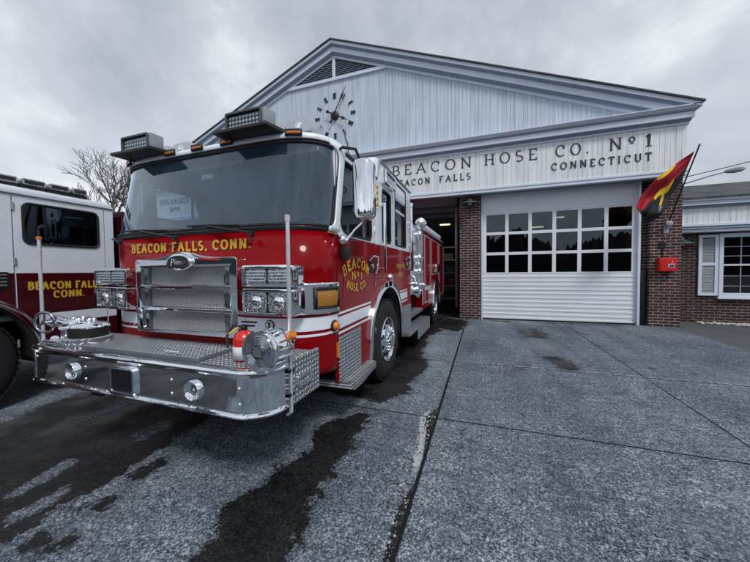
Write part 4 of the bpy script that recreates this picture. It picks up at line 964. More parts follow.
# body
bx0, bx1 = CX-HW, CX+HW
AY2 = 8.35
for sx in (1, -1):
    X = CX+sx*HW
    MB().prism([side_poly(6.68, 10.4, .62, 2.32, AY2, .66, .56)], Pyz(X), -.30*sx, 0).build('body_side', 'red paint', E_, bevel=.006, smooth=0)
    out = [(AY2+r_*math.cos(math.radians(a)), .56+r_*math.sin(math.radians(a))) for r_, rng in ((.67, range(-5, 186, 8)), (.59, range(185, -6, -8))) for a in rng]
    MB().prism([out], Pyz(X), -.02*sx, .06*sx).build('wheel_arch_trim', 'chrome', E_, bevel=.01, smooth=60)
    wl = [[(xx, AY2+.6*math.cos(math.radians(a)), .56+.6*math.sin(math.radians(a))) for a in range(-8, 189, 7)] for xx in (X-.29*sx, X-.70*sx)]
    MB().loft(wl, closed=False).build('wheel_well', 'underbody black', E_, solid=.02)
    for y0, y1, z0 in ((6.74, 7.58, .72), (7.66, 9.05, 1.34), (9.13, 10.3, .72)):
        fr = MB().prism([[(y0, z0), (y1, z0), (y1, 2.24), (y0, 2.24)], [(y0+.03, z0+.03), (y1-.03, z0+.03), (y1-.03, 2.21), (y0+.03, 2.21)]], Pyz(X), 0, .012*sx).build('compartment_frame', 'satin steel', E_)
        m2 = MB(); nz = int((2.21-z0-.03)/.045)
        for k in range(nz): m2.box(X+.001*sx, X+.007*sx, y0+.03, y1-.03, z0+.03+k*.045+.003, z0+.03+(k+1)*.045)
        m2.build('roller_door', 'red paint', fr, bevel=.002)
    MB().box(X-.02*sx, X+.03*sx, 6.68, 10.4, 2.32, 2.36).build('body_top_rail', 'satin steel', E_)
    MB().prism([[(6.70, 1.12), (6.70, 1.02), (7.55, .98), (7.55, 1.08)]], Pyz(X), .008*sx, .011*sx).build('body_stripe', 'white paint', E_, smooth=0)
    w2 = MB().box(X, X+.09*sx, 8.0, 8.32, 1.40, 1.62).box(X, X+.09*sx, 8.36, 8.7, 1.40, 1.62).build('side_warning_light', 'chrome', E_, bevel=.01)
    MB().box(X+.09*sx, X+.10*sx, 8.03, 8.29, 1.43, 1.59).build('warning_lens', 'led lens', w2)
    MB().lathe((X, 7.52, 1.06), (sx,0,0), [(.035, 0), (.03, .03), (.001, .04)], 14).build('body_marker', 'amber lens', E_)
MB().box(CX-HW+.30, CX+HW-.30, 6.68, 10.4, .9, 2.30).build('body_core', 'red paint', E_)

# extinguisher on the deck
ex = thing('fire_extinguisher', (-1.535, 1.66, .855), 'small red fire extinguisher with white lower label standing behind the siren on the bumper deck', 'extinguisher')
b_ = MB().lathe((-1.535, 1.66, .856), (0,0,1), [(.062, 0), (.072, .008), (.072, .145), (.060, .178), (.026, .198), (.02, .205)], 26).build('cylinder', 'extinguisher red', ex, smooth=60)
MB().lathe((-1.535, 1.66, .87), (0,0,1), [(.0730, 0), (.0730, .085)], 26, capa=False, capb=False).build('label', 'label white', b_, solid=.0006)
MB().lathe((-1.535, 1.66, 1.058), (0,0,1), [(.022, 0), (.022, .02), (.014, .03)], 14).box(-1.55, -1.45, 1.65, 1.67, 1.085, 1.095).box(-1.55, -1.43, 1.65, 1.67, 1.11, 1.12).build('valve', 'black iron', ex)
MB().tube([(-1.535, 1.65, 1.08), (-1.60, 1.63, 1.09), (-1.625, 1.60, 1.02), (-1.60, 1.58, .95)], .009, 8).build('hose', 'gasket rubber', ex)
MB().tube([(-1.56, 1.635, 1.08), (-1.60, 1.59, 1.04)], .006, 6).build('pin_tag', 'flag yellow', ex)

# ================================================================== SECOND FIRE ENGINE (left edge)
X2 = -4.80; C2 = X2-1.23
e2 = thing('fire_engine', (C2, -.2, 0), 'older white and maroon fire engine cut off by the left edge of the photo', 'fire engine')
A2Y, A2R, A2Z = 1.32, .735, .55
W2A = rpoly([(.05, 1.83), (.12, 2.25), (.80, 2.25), (.80, 1.80)], .06)
W2B = rrect(1.92, 2.62, 1.80, 2.25, .06)
for sx in (1, -1):
    X = C2+sx*1.23; t_ = -.035*sx
    def sp2(y0, y1): return side_poly(y0, y1, .47, 2.36, A2Y, A2R, A2Z)
    d1 = MB().prism([sp2(-.05, 1.10), W2A], Pyz(X), t_, 0).build('front_door', 'silver white paint', e2, bevel=.004, smooth=0)
    MB().prism([sp2(1.11, 1.835)], Pyz(X), t_, 0).build('side_panel', 'silver white paint', e2, bevel=.004, smooth=0)
    d2 = MB().prism([sp2(1.845, 2.69), W2B], Pyz(X), t_, 0).build('crew_door', 'silver white paint', e2, bevel=.004, smooth=0)
    MB().prism([[(2.70, .47), (2.80, .47), (2.80, 2.36), (2.70, 2.36)]], Pyz(X), t_, 0).build('rear_pillar', 'silver white paint', e2, bevel=.004, smooth=0)
    for (y0, y1, par) in ((-.045, 1.095, d1), (1.113, 1.832, e2), (1.848, 2.687, d2), (2.703, 2.80, e2)):
        lp = side_poly(y0, y1, .47, 1.47, A2Y, A2R, A2Z)
        MB().prism([lp], Pyz(X), .0005*sx, .003*sx).build('lower_colour', 'maroon paint', par, smooth=0)
        if par is not e2 or y0 > 2:
            yy0 = max(y0, A2Y+math.sqrt(max(0, A2R**2-(.9-A2Z)**2))+.05) if y0 > 1.2 else y0
            yy1 = min(y1, A2Y-math.sqrt(A2R**2-(.9-A2Z)**2)-.05) if y0 < 1 else y1
            MB().prism([[(yy0, .88), (yy1, .88), (yy1, 1.0), (yy0, 1.0)]], Pyz(X), .0032*sx, .0055*sx).build('side_stripe', 'silver white paint', par, smooth=0)
    for wn_, par in ((W2A, d1), (W2B, d2)):
        g_ = MB().prism([wn_], Pyz(X), -.02*sx, -.015*sx).build('window', 'cab glass', par, smooth=0)
        MB().tube([(X+.004*sx, y, z) for y, z in wn_+wn_[:1]], .013, 6).build('gasket', 'gasket rubber', g_)
        reveal(wn_, X, sx, g_)
    out = [(A2Y+r_*math.cos(math.radians(a)), A2Z+r_*math.sin(math.radians(a))) for r_, rng in ((A2R+.01, range(-10, 191, 6)), (A2R-.05, range(190, -11, -6))) for a in rng]
    MB().prism([out], Pyz(X), -.02*sx, .03*sx).build('wheel_arch_trim', 'chrome', e2, bevel=.01, smooth=60)
    wl = [[(xx, A2Y+(A2R-.05)*math.cos(math.radians(a)), A2Z+(A2R-.05)*math.sin(math.radians(a))) for a in range(-8, 189, 7)] for xx in (X-.01*sx, X-.55*sx)]
    MB().loft(wl, closed=False).build('wheel_well', 'underbody black', e2, solid=.02)
    v_ = MB().prism([rrect(1.25, 1.79, 1.31, 1.485, .02)], Pyz(X), .004*sx, .014*sx).build('air_vent', 'black plastic', e2)
    mb = MB()
    for k in range(4): mb.box(X+.014*sx, X+.026*sx, 1.27, 1.77, 1.335+k*.037, 1.350+k*.037)
    mb.build('vent_slat', 'galvanised', v_, bevel=.003)
    MB().tube([(X+.05*sx, 1.90, .95), (X+.05*sx, 1.90, 1.62)], .014, 8).build('grab_rail', 'chrome', e2) if sx < 0 else None
    for z in (.7, 1.6, 2.2): MB().tube([(X+.006*sx, 1.842, z-.04), (X+.006*sx, 1.842, z+.04)], .011, 8).build('door_hinge', 'galvanised', e2)
    MB().box(X-.02*sx, X+.015*sx, 2.05, 2.70, .44, .50).build('step_edge', 'tread plate side', e2)
    MB().box(X, X+.05*sx, 2.56, 2.66, 1.21, 1.29).build('door_handle', 'chrome', d2, bevel=.01)
    MB().box(X-.05*sx, X-.045*sx, 2.28, 2.52, 2.12, 2.20).build('placard', 'black plastic', d2)
    MB().box(X-.043*sx, X-.044*sx, 2.31, 2.49, 2.150, 2.172).build('placard_strip', 'label white', d2)
mb = MB(); P2 = lambda y0, z0: (lambda u, v, d: Vector((X2+.0045+d, y0+u, z0+v)))
letters(mb, 'BEACON FALLS', P2(1.935, 1.285), .082, sp=.22, thick=.25, thin=.15, depth=.0015, fit=.70, space=.25)
letters(mb, 'CONN.', P2(2.30, 1.18), .078, sp=.2, thick=.25, thin=.15, depth=.0015, fit=.30, align='c')
mb.build('town_lettering', 'gold leaf', e2, smooth=0)
def sec2(x0, x1, y, z0, z1, r): return [(x, y, z) for x, z in rrect(x0, x1, z0, z1, r, 5)]
MB().loft([sec2(C2-1.10, C2+1.10, -.10, 2.33, 2.38, .02), sec2(C2-1.22, C2+1.22, .02, 2.30, 2.43, .05), sec2(C2-1.235, C2+1.235, .2, 2.28, 2.455, .075), sec2(C2-1.235, C2+1.235, 2.76, 2.28, 2.415, .06), sec2(C2-1.2, C2+1.2, 2.83, 2.28, 2.37, .04)], capa=True, capb=True).build('roof', 'silver white paint', e2, smooth=60)
MB().tube([(X2+.008, 0, 2.335), (X2+.008, 2.80, 2.335)], .01, 6).build('drip_rail', 'galvanised', e2)
mb = MB().prism([rrect(C2-1.2, C2+1.2, .55, 1.8, .08)], Pxz(-.2), 0, .15); mb.build('cab_front', 'maroon paint', e2, bevel=.03)
MB().prism([rrect(C2-1.12, C2+1.12, 1.8, 2.33, .08)], Pxz(-.12), 0, .01).build('windshield', 'windshield glass', e2)
MB().box(C2-1.2, C2-1.1, -.14, .0, 1.79, 2.34).box(C2+1.1, C2+1.2, -.14, .0, 1.79, 2.34).build('windshield_pillars', 'silver white paint', e2, bevel=.02)
MB().prism([rrect(C2-.55, C2+.55, .9, 1.5, .03)], Pxz(-.26), 0, .06).build('grille', 'chrome', e2, bevel=.01)
MB().prism([rrect(C2-1.22, C2+1.22, .55, .85, .04)], Pxz(-.75), 0, .5).build('bumper', 'chrome', e2, bevel=.02)
for sx in (1, -1): MB().prism([rrect(C2+sx*.9-.2, C2+sx*.9+.2, 1.05, 1.35, .03)], Pxz(-.26), 0, .07).build('headlight', 'lamp reflector', e2, bevel=.01)
MB().box(C2-1.15, C2+1.15, 0, 2.75, .95, 1.0).box(C2-1.19, C2+1.19, 2.74, 2.79, .6, 2.35).box(C2-.4, C2+.4, .3, 1.9, 1, 1.4).build('cab_floor', 'interior grey', e2)
for sx in (.75, 0, -.75): MB().box(C2+sx-.24, C2+sx+.24, 2.25, 2.6, 1.3, 1.44).box(C2+sx-.22, C2+sx+.22, 2.58, 2.70, 1.4, 2.1).build('seat', 'seat cloth', e2, bevel=.03)
for sx in (.7, -.7): MB().box(C2+sx-.22, C2+sx+.22, 1.0, 1.12, 1.3, 2.1).box(C2+sx-.22, C2+sx+.22, .7, 1.1, 1.3, 1.44).build('seat', 'seat cloth', e2, bevel=.03)
wheel(X2-.01, A2Y, 1, e2); wheel(C2-1.22, A2Y, -1, e2); wheel(X2-.01, 6.3, 1, e2, rear=True); wheel(C2-1.22, 6.3, -1, e2, rear=True)
for sx in (1, -1):
    X = C2+sx*1.23
    MB().prism([side_poly(2.9, 8.6, .6, 2.33, 6.3, .66, .56)], Pyz(X), -.3*sx, 0).build('body_side', 'maroon paint', e2, bevel=.006, smooth=0)
    for y0 in (3.0, 4.2, 7.1): MB().box(X, X+.012*sx, y0, y0+1.1, .75, 2.05).build('compartment_door', 'satin steel', e2, bevel=.004)
MB().box(C2-.93, C2+.93, 2.9, 8.6, .8, 2.31).build('body_core', 'maroon paint', e2)
MB().box(C2-.5, C2+.5, -.3, 8.4, .45, .9).tube([(C2-1, A2Y, .53), (C2+1, A2Y, .53)], .09, 8).tube([(C2-1, 6.3, .53), (C2+1, 6.3, .53)], .12, 8).build('chassis', 'underbody black', e2)
# roof lightbar of the second engine, running along the roof edge
for k, (y0, y1) in enumerate(((1.72, 1.93), (1.96, 2.16), (2.19, 2.38), (2.41, 2.56))):
    q_ = MB().prism([rrect(y0, y1, 2.475, 2.545, .02)], Pyz(X2-.30), 0, .22).build('roof_lightbar', 'clear lens' if k == 0 else 'lamp reflector', e2, bevel=.012, smooth=60)
    MB().box(X2-.28, X2-.11, y0-.01, y1+.01, 2.43, 2.478).build('lightbar_base', 'black plastic', q_, bevel=.004)
    MB().box(X2-.078, X2-.074, y0+.02, y1-.02, 2.49, 2.53).build('lightbar_lamp', 'black plastic', q_)

# ================================================================== FIRE STATION
FY = 9.10            # frieze / gable plane
st = thing('fire_station', (-4.55, 9.5, 0), 'white clapboard gabled fire station front with deep cornice over brick piers and vehicle bays', 'fire station')
GXC, GXL, GXR = -4.50, -13.48, 4.48
SL = .400
def rake(x, z0=8.74): return z0-SL*abs(x-GXC)
# piers
pier_x = [(-.62, -.02), (-4.98, -4.24), (-9.2, -8.6), (-13.6, -12.95)]
mb = MB().box(-.62, -.02, 9.42, 9.82, 0, 3.78); mb.build('brick_pier', 'red brick', st, smooth=0)
MB().box(3.93, 4.55, 9.42, 11.0, 0, 3.74).build('brick_pier', 'red brick', st, smooth=0)
for a, b in pier_x[1:]: MB().box(a, b, 9.42, 9.82, 0, 3.78).build('brick_pier', 'red brick', st, smooth=0)
MB().box(3.76, 3.925, 9.50, 9.8, 0, 1.40).build('jamb_guard', 'black iron', st, bevel=.005)
MB().box(3.76, 3.925, 9.56, 9.8, 1.40, 3.7).build('jamb_infill', 'dark brick', st)
# siding boards with V grooves (real geometry)
def boards(mb, x0, x1, zbf, ztf, y, pitch=.103, g=.010, dep=.010):
    x = x0
    while x < x1-1e-6:
        xe = min(x+pitch, x1)
        pts = [(x, y+dep), (x+g/2, y), (xe-g/2, y), (xe, y+dep)]
        top = [(px_, py_, ztf(px_)) for px_, py_ in pts]; bot = [(px_, py_, zbf(px_)) for px_, py_ in pts]
        mb.loft([bot, top], closed=False)
        x = xe
mb = MB(); boards(mb, GXL+.02, GXR-.02, lambda x: 3.74, lambda x: 4.80, FY)
mb.box(GXL+.02, GXR-.02, FY+.0101, FY+.30, 3.74, 4.80); mb.build('frieze', 'frieze paint', st, smooth=0)
mb = MB(); boards(mb, GXL+.3, GXR-.3, lambda x: 5.08, lambda x: rake(x)-.25, FY)
mb.prism([[(GXL+.3, 5.08), (GXR-.3, 5.08), (GXR-.3, rake(GXR-.3)-.25), (GXC, rake(GXC)-.25), (GXL+.3, rake(GXL+.3)-.25)]], Pxz(FY+.0101), 0, .25)
mb.build('gable_wall', 'siding paint', st, smooth=0)
# mouldings
def cornice(x0, x1, segs, name, mats=('trim white', 'trim grey')):
    for i, (y, z0, z1, m_) in enumerate(segs):
        MB().box(x0+(FY-y)*-1, x1+(FY-y), y, FY+.2, z0, z1).build(name, m_, st, bevel=.006, smooth=0)
# horizontal cornice: bed mould, fascia, crown
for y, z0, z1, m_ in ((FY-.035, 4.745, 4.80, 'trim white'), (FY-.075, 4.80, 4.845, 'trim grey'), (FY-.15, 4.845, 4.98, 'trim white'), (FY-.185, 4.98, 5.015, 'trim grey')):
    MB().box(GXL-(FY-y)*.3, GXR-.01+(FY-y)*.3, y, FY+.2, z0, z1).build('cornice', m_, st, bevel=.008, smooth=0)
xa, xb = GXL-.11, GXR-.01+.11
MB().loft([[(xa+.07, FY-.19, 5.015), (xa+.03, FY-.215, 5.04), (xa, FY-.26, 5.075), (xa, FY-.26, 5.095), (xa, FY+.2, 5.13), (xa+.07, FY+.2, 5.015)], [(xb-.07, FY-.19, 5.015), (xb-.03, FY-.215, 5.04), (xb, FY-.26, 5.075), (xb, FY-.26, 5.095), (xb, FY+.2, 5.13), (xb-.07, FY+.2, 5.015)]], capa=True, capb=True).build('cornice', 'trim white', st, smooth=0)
# raking cornice: stacked boards following the slope, both sides
def rake_board(off_top, off_bot, y, m_, name='raking_cornice', ext=.11):
    for sg in (1, -1):
        xe = GXC+sg*(GXR-GXC+ext)
        pts = [(GXC, rake(GXC)+off_top), (xe, rake(xe)+off_top), (xe, rake(xe)+off_bot), (GXC, rake(GXC)+off_bot)]
        if sg < 0: pts = pts[::-1]
        if off_bot < -.10:   # stop where the board meets the horizontal cornice
            xm = GXC+sg*((rake(GXC)+off_bot-5.10)/SL); xt = GXC+sg*((rake(GXC)+off_top-5.10)/SL)
            pts = [(GXC, rake(GXC)+off_top), (xt, 5.10), (xm, 5.10), (GXC, rake(GXC)+off_bot)]
            if sg < 0: pts = pts[::-1]
        MB().prism([pts], Pxz(y), 0, FY+.05-y).build(name, m_, st, smooth=0)
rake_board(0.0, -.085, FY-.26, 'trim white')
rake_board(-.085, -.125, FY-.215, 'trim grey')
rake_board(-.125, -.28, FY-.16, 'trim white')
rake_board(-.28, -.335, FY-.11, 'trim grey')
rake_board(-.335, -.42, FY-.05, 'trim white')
for sg in (1, -1):
    xe = GXC+sg*(GXR-GXC+.14)
    MB().loft([[(GXC, FY-.30, rake(GXC)+.005), (GXC, 24, rake(GXC)+.005), (GXC, 24, rake(GXC)+.04), (GXC, FY-.30, rake(GXC)+.04)], [(xe, FY-.30, rake(xe)+.005), (xe, 24, rake(xe)+.005), (xe, 24, rake(xe)+.04), (xe, FY-.30, rake(xe)+.04)]], capa=True, capb=True).build('roof', 'shingles', st, smooth=0)
# louvred vent
VZ = 7.66
vb = (rake(GXC)-.42-VZ)/SL - .0
lou = MB().prism([[(GXC-vb, VZ), (GXC+vb, VZ), (GXC, VZ+vb*SL)]], Pxz(FY-.012), 0, .01).build('louvre_vent', 'letter black', st, smooth=0)
mb = MB(); z = VZ+.09
while z < VZ+vb*SL-.12:
    w = (VZ+vb*SL-z)/SL-.1
    mb.loft([[(GXC-w, FY-.02, z), (GXC-w, FY-.045, z-.03), (GXC-w, FY-.04, z-.035), (GXC-w, FY-.015, z-.005)], [(GXC+w, FY-.02, z), (GXC+w, FY-.045, z-.03), (GXC+w, FY-.04, z-.035), (GXC+w, FY-.015, z-.005)]], capa=True, capb=True); z += .058
mb.build('louvre_blade', 'trim grey', lou, smooth=0)
MB().box(GXC-vb-.1, GXC+vb+.1, FY-.06, FY+.0, VZ-.05, VZ+.04).box(GXC-.05, GXC+.05, FY-.061, FY+.0, VZ+.04, VZ+vb*SL-.03).build('vent_frame', 'trim white', lou, smooth=0)
# band under frieze, soffit
MB().box(GXL-.0, GXR+.01, FY-.03, FY+.28, 3.675, 3.737).build('frieze_base', 'trim white', st, bevel=.01, smooth=0)
MB().box(GXL+.01, GXR-.01, FY-.015, FY+.1, 3.60, 3.675).build('frieze_base', 'trim white', st, bevel=.008, smooth=0)
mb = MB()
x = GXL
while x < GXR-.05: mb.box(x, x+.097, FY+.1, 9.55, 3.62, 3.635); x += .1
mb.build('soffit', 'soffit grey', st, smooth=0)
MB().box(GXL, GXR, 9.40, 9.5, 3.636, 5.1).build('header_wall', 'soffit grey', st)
MB().box(GXR-.32, GXR-.02, FY+.31, 24, 3.0, 5.0).box(GXL+.02, GXL+.32, FY+.31, 24, 0, 5.0).box(GXL, GXR-.35, 23.8, 24, 0, 5).build('outer_wall', 'dark brick', st)
MB().box(4.23, 4.55, 11.0, 24, 0, 3.0).build('side_wall', 'dark brick', st)
# interior shell
MB().box(GXL+.33, GXR-.36, 9.83, 23.7, 4.3, 4.4).build('ceiling', 'interior wall', st)
MB().box(-13.2, 4.2, 23.5, 23.7, 0, 4.3).box(4.12, 4.22, 9.85, 23.5, 0, 4.3).build('interior_wall', 'interior wall', st)
mb = MB()
for k in range(12): mb.box(-13.2, 4.1, 10.4+k*1.1, 10.5+k*1.1, 4.06, 4.3)
mb.build('ceiling_joists', 'interior joist', st)
mb = MB()
for xx in (-4.1, -.75): mb.tube([(xx, 9.85, .3), (xx, 9.85, 3.3), (xx, 10.1, 3.62), (xx, 13.6, 3.72)], .04, 6)
for yy in (10.3, 11.4, 12.5): mb.box(-4.15, -.70, yy, yy+.04, 3.56, 3.70)
mb.build('door_track', 'galvanised', st)
mb = MB()
for k in range(5): mb.box(-4.1, -.75, 10.15+k*.62, 10.72+k*.62, 3.70, 3.75)
mb.build('raised_door', 'interior joist', st)
struct(MB().box(-13.3, 4.2, 9.5, 23.6, -.02, .010).build('floor', 'garage floor', smooth=0))

# closed door of the right bay
dx0, dx1, dy = .03, 3.70, 9.52
gd = thing('garage_door', ((dx0+dx1)/2, dy, 0), 'closed white sectional garage door with three rows of six dark panes', 'garage door')
mb = MB(); zz = .04; i = 0
while zz < 1.32:
    z1_ = min(zz+.118, 1.335)
    mb.loft([[(dx0, dy+.0122, zz), (dx0, dy-.004, zz+.006), (dx0, dy-.006, zz+.045), (dx0, dy+.006, zz+.055), (dx0, dy+.004, z1_-.012), (dx0, dy+.0122, z1_)], [(dx1, dy+.0122, zz), (dx1, dy-.004, zz+.006), (dx1, dy-.006, zz+.045), (dx1, dy+.006, zz+.055), (dx1, dy+.004, z1_-.012), (dx1, dy+.0122, z1_)]], closed=False); zz = z1_
mb.box(dx0, dx1, dy+.0125, dy+.05, .04, 1.335); mb.build('lower_panel', 'door paint', gd, smooth=0)
mb = MB(); zz = 3.075
while zz < 3.60:
    z1_ = min(zz+.09, 3.61)
    mb.loft([[(dx0, dy+.006, zz), (dx0, dy, zz+.012), (dx0, dy, z1_-.006), (dx0, dy+.006, z1_)], [(dx1, dy+.006, zz), (dx1, dy, zz+.012), (dx1, dy, z1_-.006), (dx1, dy+.006, z1_)]], closed=False); zz = z1_
mb.box(dx0, dx1, dy+.0065, dy+.05, 3.075, 3.62); mb.build('upper_panel', 'door paint', gd, smooth=0)
colw = (dx1-dx0-.10)/6
holes = []
rows = [(1.375, 1.875), (1.955, 2.455), (2.535, 3.035)]
for r0, r1 in rows:
    for k in range(6): holes.append((dx0+.05+k*colw+.045, dx0+.05+(k+1)*colw-.045, r0, r1))
MB().prism([[(dx0, 1.337), (dx1, 1.337), (dx1, 3.073), (dx0, 3.073)]]+[[(a, c), (b, c), (b, d), (a, d)] for a, b, c, d in holes], Pxz(dy), 0, .045).build('window_frame', 'door paint', gd, bevel=.004, smooth=0)
for a, b, c, d in holes: MB().box(a-.005, b+.005, dy+.022, dy+.028, c-.005, d+.005).build('pane', 'door pane glass', gd, smooth=0)
MB().box(dx0, dx1, dy-.004, dy+.05, .005, .039).build('bottom_seal', 'gasket rubber', gd)
MB().box(-.018, dx0-.003, 9.46, 9.60, 0, 3.62).box(dx1+.003, 3.757, 9.44, 9.60, 0, 3.62).build('door_jamb', 'trim white', gd, bevel=.004)

# lettering on the frieze
FP = lambda x0, z0: (lambda u, v, d: Vector((x0+u, FY-.002-d, z0+v)))
sg_ = thing('sign_lettering', (.6, FY, 4.0), 'black roman lettering reading BEACON HOSE CO. No 1 over BEACON FALLS and CONNECTICUT', 'sign')
for w_, x0, x1 in (('BEACON', -2.60, -.27), ('HOSE', .06, 1.38), ('CO.', 1.79, 2.55), ('No', 2.95, 3.50), ('1', 3.66, 3.82)):
    mb = MB(); letters(mb, w_, FP(x0, 4.355), .275, sp=.34, thick=.125, thin=.055, depth=.010, fit=x1-x0); mb.build('word', 'letter black', sg_, smooth=0)
for w_, x0, x1 in (('BEACON', -2.56, -1.44), ('FALLS', -1.17, -.30), ('CONNECTICUT', 1.70, 3.80)):
    mb = MB(); letters(mb, w_, FP(x0, 4.02 if x0 < 0 else 4.02), .17, sp=.36, thick=.15, thin=.075, depth=.014, fit=x1-x0); mb.build('word', 'letter black', sg_, smooth=0)
s2_ = thing('sign_lettering', (-11.7, FY, 4.0), 'small black lettering reading ORGANIZED 1899 seen through the engine windshield', 'sign')
mb = MB(); letters(mb, 'ORGANIZED', FP(-12.60, 4.27), .21, sp=.30, thick=.15, thin=.075, depth=.014, fit=1.62); mb.build('word', 'letter black', s2_, smooth=0)
mb = MB(); letters(mb, '1899', FP(-12.05, 3.97), .17, sp=.30, thick=.15, thin=.075, depth=.014, fit=.54); mb.build('word', 'letter black', s2_, smooth=0)

# clock on the gable
ck = thing('wall_clock', (-4.50, FY, 6.53), 'dial-less black clock with separate roman numeral plates and long hands on the gable', 'clock')
cz = 6.50; cxk = -4.50
nums = {12: 'XII', 1: 'I', 2: 'II', 3: 'III', 4: 'IIII', 5: 'V', 6: 'VI', 7: 'VII', 8: 'VIII', 9: 'IX', 10: 'X', 11: 'XI'}
wds = {12: .13, 1: .04, 2: .07, 3: .11, 4: .14, 5: .07, 6: .11, 7: .14, 8: .17, 9: .10, 10: .08, 11: .10}
for h_ in range(1, 13):
    a = math.radians(90-30*h_); ca, sa = math.cos(a), math.sin(a); mb = MB(); w = wds[h_]*.38
    n_ = max(1, int(w*2/.035)); R0, R1 = .58, .70
    def P_(u, r): return (cxk+r*ca+u*sa, cz+r*sa-u*ca)
    for i in range(n_):
        u0 = -w+i*2*w/n_; u1 = u0+2*w/n_*.72
        mb.prism([[P_(u0, R0), P_(u1, R0), P_(u1, R1), P_(u0, R1)]], Pxz(FY-.03), 0, .02)
    mb.prism([[P_(-w-.01, R0-.018), P_(w+.01, R0-.018), P_(w+.01, R0-.001), P_(-w-.01, R0-.001)]], Pxz(FY-.03), 0, .02)
    mb.prism([[P_(-w-.01, R1+.001), P_(w+.01, R1+.001), P_(w+.01, R1+.018), P_(-w-.01, R1+.018)]], Pxz(FY-.03), 0, .02)
    mb.build('numeral', 'letter black', ck, smooth=0)
MB().lathe((cxk, FY+.0, cz), (0,-1,0), [(.14, 0), (.14, .05), (.11, .08), (.001, .09)], 24).build('hub', 'letter black', ck, smooth=50)
def hand(ang, L_, Lb, w, dep, nm):
    a = math.radians(ang); ca, sa = math.cos(a), math.sin(a)
    def P_(u, r): return (cxk+r*ca+u*sa, cz+r*sa-u*ca)
    mb = MB().prism([[P_(-w, -Lb), P_(w, -Lb), P_(w*.7, L_*.45), P_(w*2.2, L_*.62), P_(w*.6, L_*.76), P_(0, L_), P_(-w*.6, L_*.76), P_(-w*2.2, L_*.62), P_(-w*.7, L_*.45)]], Pxz(FY-dep), 0, .012)
    mb.lathe((cxk-ca*Lb, FY-dep+.012, cz-sa*Lb), (0,-1,0), [(w*2.2, 0), (w*2.2, .012)], 14); mb.build(nm, 'letter black', ck, smooth=0)
hand(62, .98, .25, .018, .11, 'minute_hand'); hand(-28, .60, .25, .024, .13, 'hour_hand')
MB().tube([(cxk+.34, FY-.02, cz-.60), (cxk+.37, FY-.02, cz-.80), (cxk+.44, FY-.02, cz-.95), (cxk+.46, FY-.02, cz-1.3)], .014, 6).build('cable_and_shadow_line', 'letter black', ck)  # dark tube drawn in place of the shadow marks below the clock

# barn lamps
def barn_lamp(x, y, z, label, k=1.0):
    t_ = thing('wall_lamp', (x, y, z), label, 'wall lamp', 'green barn lamps on the brickwork')
    s_ = MB().lathe((x, y-.22, z), (0,0,-1), [(.03, -.10), (.05, -.06), (.10*k, -.035), (.21*k, .015), (.245*k, .055), (.235*k, .055), (.20*k, .02), (.09, -.025)], 28, capb=False).build('lamp_shade', 'verdigris enamel', t_, smooth=50)
    MB().tube([(x, y+.0, z+.14), (x, y-.10, z+.22), (x, y-.20, z+.18), (x, y-.22, z+.08)], .014, 8).lathe((x, y, z+.14), (0,-1,0), [(.05, 0), (.045, .02)], 16).build('gooseneck', 'verdigris enamel', t_)
    MB().lathe((x, y-.22, z-.03), (0,0,-1), [(.03, -.03), (.05, .0), (.045, .05), (.02, .07)], 16).build('bulb', 'clear lens', t_, smooth=60)
barn_lamp(-.32, 9.42, 3.40, 'green lamp under the soffit on the brick pier left of the closed door', .9)

# red call box
ab = thing('alarm_box', (4.24, 9.42, 1.38), 'bright red metal call box with black lock plate on the right brick pier', 'call box')
MB().box(4.07, 4.40, 9.25, 9.418, 1.37, 1.70).build('box_body', 'alarm red', ab, bevel=.012)
MB().prism([rrect(4.10, 4.37, 1.40, 1.67, .01)], Pxz(9.243), 0, .008).build('door', 'alarm red', ab, bevel=.002)
pl_ = MB().box(4.22, 4.34, 9.235, 9.244, 1.46, 1.55).build('lock_plate', 'label white', ab, bevel=.002)
MB().box(4.24, 4.33, 9.229, 9.236, 1.475, 1.535).build('lock_window', 'blue tag', pl_); MB().box(4.265, 4.315, 9.226, 9.230, 1.495, 1.515).build('latch', 'letter black', pl_)
mb = MB(); letters(mb, '1', lambda u, v, d: Vector((4.29+u, 9.2425-d, 1.585+v)), .045, thick=.2, thin=.12, depth=.002); mb.build('number', 'label white', ab, smooth=0)
MB().box(4.11, 4.24, 9.40, 9.418, 1.93, 2.08).tube([(4.175, 9.40, 1.70), (4.175, 9.40, 1.95)], .012, 8).build('conduit', 'black iron', ab)
# small flood light on the pier
fl_ = thing('flood_lamp', (4.28, 9.42, 2.55), 'small white flood lamp on the brick pier below the flag', 'lamp')
MB().lathe((4.28, 9.42, 2.57), (0,-1,0), [(.04, 0), (.035, .03), (.015, .05), (.015, .10)], 14).build('base', 'label white', fl_)
MB().lathe((4.27, 9.33, 2.54), (-.3,-1,-.4), [(.025, -.04), (.05, .0), (.06, .05), (.001, .07)], 16).build('lamp_head', 'label white', fl_, smooth=60)

